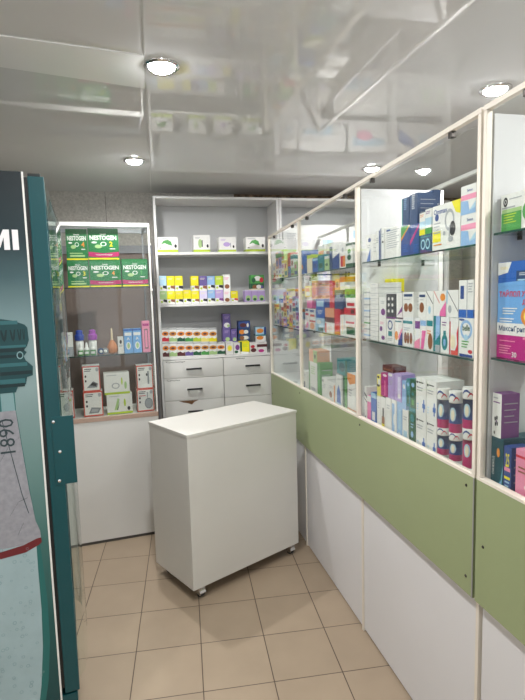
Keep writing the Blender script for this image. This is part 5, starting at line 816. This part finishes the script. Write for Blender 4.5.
# ------------------------------------------------------------------ drinks fridge
FA = R(13)
t = empty('drinks_fridge', (.10, -.81, 0), FA, label='dark teal drinks fridge with mineral water bottle print, left edge of the view', cat='fridge')
def poster_mat():
    m = bpy.data.materials.new('printed_fridge_side'); m.use_nodes = True; nt = m.node_tree; b = nt.nodes['Principled BSDF']
    tc = nt.nodes.new('ShaderNodeTexCoord'); s = nt.nodes.new('ShaderNodeSeparateXYZ'); nt.links.new(tc.outputs['Object'], s.inputs[0])
    mr = nt.nodes.new('ShaderNodeMapRange'); mr.inputs['From Min'].default_value = .2; mr.inputs['From Max'].default_value = 2.06; nt.links.new(s.outputs['Z'], mr.inputs['Value'])
    r = nt.nodes.new('ShaderNodeValToRGB'); e = r.color_ramp.elements
    e[0].position = 0; e[0].color = (*hx('123f42'), 1); e[1].position = 1; e[1].color = (*hx('0f1c22'), 1)
    for p, c in ((.15, '1c4f4e'), (.33, '3a6763'), (.5, '6a8986'), (.62, '849b9c'), (.74, '728b8e'), (.82, '3b555a'), (.88, '182e34')):
        q = e.new(p); q.color = (*hx(c), 1)
    nt.links.new(mr.outputs[0], r.inputs[0]); nt.links.new(r.outputs[0], b.inputs['Base Color']); b.inputs['Roughness'].default_value = .45
    return m
part('body', t, (-.62, 0, .002, .60, .06, 2.045), (-.60, -.02, .02, .58, .0, .06), m=TEALD)
PN = MB(); PN.box(-.62, -.0005, -.003, .0015, .10, 2.058, poster_mat())
part('edge_trim', t, (-.006, .0, -.005, -.0032, .10, 2.058), m=PLAST, label='white edge trim')
ax = -.155
def mir(pts): return pts+[(2*ax-x, z) for x, z in pts[::-1]]
capc = mat('print_cap_teal', hx('123f43'), .5); capd = mat('print_cap_dark', hx('0a272b'), .5); capl = mat('print_cap_light', hx('2f6267'), .5)
gl = mat('print_bottle_teal', hx('226663'), .5); pale = mat('print_bottle_pale', hx('9cb2b7'), .5, noise=.05, scale=14); lab = mat('print_label_grey', hx('93939a'), .5, noise=.10, scale=70)
redp = mat('print_dark_red', hx('6a1f24'), .5); nk = mat('print_neck', hx('7c9c9f'), .5); wl = mat('print_white', hx('eceaec'), .5); lnc = mat('print_line', hx('2d3f44'), .5)
# bottle silhouette, right hand profile (local metres) mirrored about its axis
PN.poly(mir([(-.075, 1.36), (-.075, 1.288), (-.070, 1.23), (-.058, 1.08), (-.048, .96), (-.036, .85), (-.030, .75), (-.024, .61), (-.026, .456), (-.04, .31), (-.054, .236), (-.07, .17)]), -.0036, gl)
PN.poly(mir([(-.080, .845), (-.045, .845), (-.046, .72), (-.045, .58), (-.050, .44), (-.064, .30), (-.085, .17)]), -.0039, pale)
PN.poly(mir([(-.090, 1.36), (-.079, 1.35), (-.077, 1.288)]), -.0039, nk)
PN.rect(ax+.012, 1.288, ax+.038, 1.36, -.0042, gl)
PN.poly(mir([(-.076, 1.288), (-.066, 1.16), (-.055, 1.02), (-.042, .90), (-.030, .862)]), -.0043, lab)
PN.poly([(ax-.10, .800), (ax, .788), (ax+.075, .795), (-.036, .814), (-.028, .822), (-.029, .838), (-.040, .838), (ax+.07, .822), (ax, .812), (ax-.10, .822)], -.0046, redp)
PN.poly(mir([(-.0305, .864), (-.029, .836), (-.06, .822)]), -.00435, lab)
cap = [(-.10, 1.591), (-.063, 1.584), (-.030, 1.570), (-.022, 1.560), (-.020, 1.518), (-.027, 1.499), (-.037, 1.486), (-.029, 1.479), (-.039, 1.466), (-.034, 1.452), (-.014, 1.431), (-.016, 1.401), (-.034, 1.396), (-.039, 1.372), (-.063, 1.368), (-.071, 1.348)]
PN.poly(mir(cap), -.0049, capc)
for z, hh, xr, mm in ((1.488, .006, -.036, capd), (1.468, .005, -.040, capd), (1.440, .006, -.03, capl), (1.412, .006, -.018, capd), (1.385, .008, -.04, capl), (1.372, .006, -.042, capd), (1.500, .004, -.03, capl), (1.578, .006, -.05, capl)):
    PN.rect(2*ax-xr, z-hh, xr, z+hh, -.0052, mm)
for i in range(11):
    x = ax+.125*math.sin(R(-75+i*15)); wd = .012*max(.3, math.cos(R(-75+i*15)))
    PN.poly([(x-wd, 1.555), (x-wd*.6, 1.525), (x, 1.516), (x+wd*.6, 1.525), (x+wd, 1.555), (x+wd*.5, 1.555), (x, 1.53), (x-wd*.5, 1.555)], -.0054, capd)
PN.ring(-.050, 1.470, .010, .013, -.0055, nk)
PN.text('BORJO', -.262, 1.843, .064, -.0045, wl, bold=.03, width=.27)
PN.poly([(-.046, 1.811), (-.028, 1.811), (-.028, 1.875), (-.046, 1.875)], -.0045, wl)
PN.poly([(-.118, 1.811), (-.101, 1.811), (-.101, 1.875), (-.118, 1.875)], -.0045, wl)
PN.poly([(-.071, 1.811), (-.054, 1.811), (-.054, 1.875), (-.071, 1.875)], -.0045, wl)
PN.poly([(-.101, 1.875), (-.101, 1.850), (-.090, 1.818), (-.086, 1.842)], -.0045, wl)
PN.poly([(-.086, 1.842), (-.090, 1.818), (-.082, 1.818), (-.071, 1.850), (-.071, 1.875)], -.0045, wl)
PN.text('1890', -.108, 1.205, .046, -.0048, lnc, maxw=.21, vert=True)
for pts in ([(-.12, 1.26), (-.094, 1.1), (-.078, 1.0), (-.062, .93)], [(-.135, 1.12), (-.105, 1.17), (-.072, 1.195)], [(-.12, .93), (-.09, .975), (-.062, .985)], [(-.10, .86), (-.08, .90), (-.06, .92)]):
    for a, b_ in zip(pts[:-1], pts[1:]):
        PN.poly([a, b_, (b_[0]+.0018, b_[1]+.0018), (a[0]+.0018, a[1]+.0018)], -.0050, lnc)
rr = random.Random(3)
for i in range(110):
    z = rr.uniform(.2, .83)**1.0; x = ax+rr.uniform(-.1, .1); q = rr.uniform(.002, .0065)
    PN.ring(x, z, q, q, -.0046, mat('print_bubble', hx('7f9aa0'), .5), t=.75, n=10)
PN.build('printed_side_panel', t)
part('gasket', t, (.001, .010, .002, .56, .26, 2.043), m=BLACK)
part('door_frame', t, (.0105, .060, -.002, .044, .24, 2.046), (.0105, .060, .555, .60, .24, 2.046), (.0105, .060, .0445, .5545, 1.99, 2.046), (.0105, .060, .0445, .5545, .24, .32), m=TEAL, bev=.003, label='teal door frame')
part('kick_panel', t, (.0, .052, .0, .60, .07, .232), m=TEAL)
part('top_hinge', t, (.012, .05, .010, .045, 2.047, 2.058), m=BLACK, bev=.003)
b = MB(); b.box(.030, .100, -.0052, -.0022, 1.013, 1.252, TEAL, bev=.001)
pl = b.build('lock_plate', t)
for x, z in ((.036, 1.236), (.050, 1.13), (.042, 1.028)):
    MB().lathe([(.006, 0), (.005, .002), (.001, .003)], CHROME, 14, M=Matrix.Translation((x, -.0054, z)) @ Matrix.Rotation(R(90), 4, 'X')).build('screw', pl)
# bowed glass of the door
vs = []; fs = []; n = 14; prof = []
for i in range(n+1):
    y = .03+.54*i/n; prof.append((.0605+.042*math.sin(math.pi*min(1, max(0, i/n)))**.45, y))
for (x, y) in prof: vs += [(x, y, .26), (x, y, 1.93), (.0605+(x-.0605)*.25, y, 2.035)]
for i in range(n): fs += [(3*i, 3*i+3, 3*i+4, 3*i+1), (3*i+1, 3*i+4, 3*i+5, 3*i+2)]
b = MB(); b.add(vs, fs, glass_mat('fridge_glass', (.90, .95, .93), .05), True); b.build('curved_glass', t)
b = MB(); b.tube([(vs[3*8][0], vs[3*8][1], .26), (vs[3*8][0], vs[3*8][1], 1.93), (vs[3*8+2][0], vs[3*8+2][1], 2.035)], .0012, EDGEG, 6); b.build('glass_edge', t)

# ------------------------------------------------------------------ camera and view
cam = bpy.data.cameras.new('camera'); co = bpy.data.objects.new('camera', cam); C.objects.link(co)
q = (507.382, .151072142, .107422490, -.0269280284)
cy, sy = math.cos(q[1]), math.sin(q[1]); cp, sp = math.cos(q[2]), math.sin(q[2])
f = Vector((sy*cp, cy*cp, -sp)); rt = Vector((cy, -sy, 0)); up = rt.cross(f)
c, s = math.cos(q[3]), math.sin(q[3])
r2 = c*rt+s*up; u2 = -s*rt+c*up
Mx = Matrix((r2, u2, -f)).transposed().to_4x4(); Mx.translation = Vector((1.95631834*.302, -8.56009356*.302, 5.44526742*.302))
co.matrix_world = Mx
cam.sensor_fit = 'VERTICAL'; cam.sensor_height = 24; cam.lens = q[0]/700*24; cam.clip_start = .02
sc = bpy.context.scene; sc.camera = co
w = bpy.data.worlds.new('world'); sc.world = w; w.use_nodes = True
w.node_tree.nodes['Background'].inputs[0].default_value = (.8, .85, .9, 1); w.node_tree.nodes['Background'].inputs[1].default_value = 1.2
vs_ = sc.view_settings; vs_.view_transform = 'Standard'; vs_.look = 'None'; vs_.gamma = 1; vs_.use_curve_mapping = False; vs_.exposure = 0.27
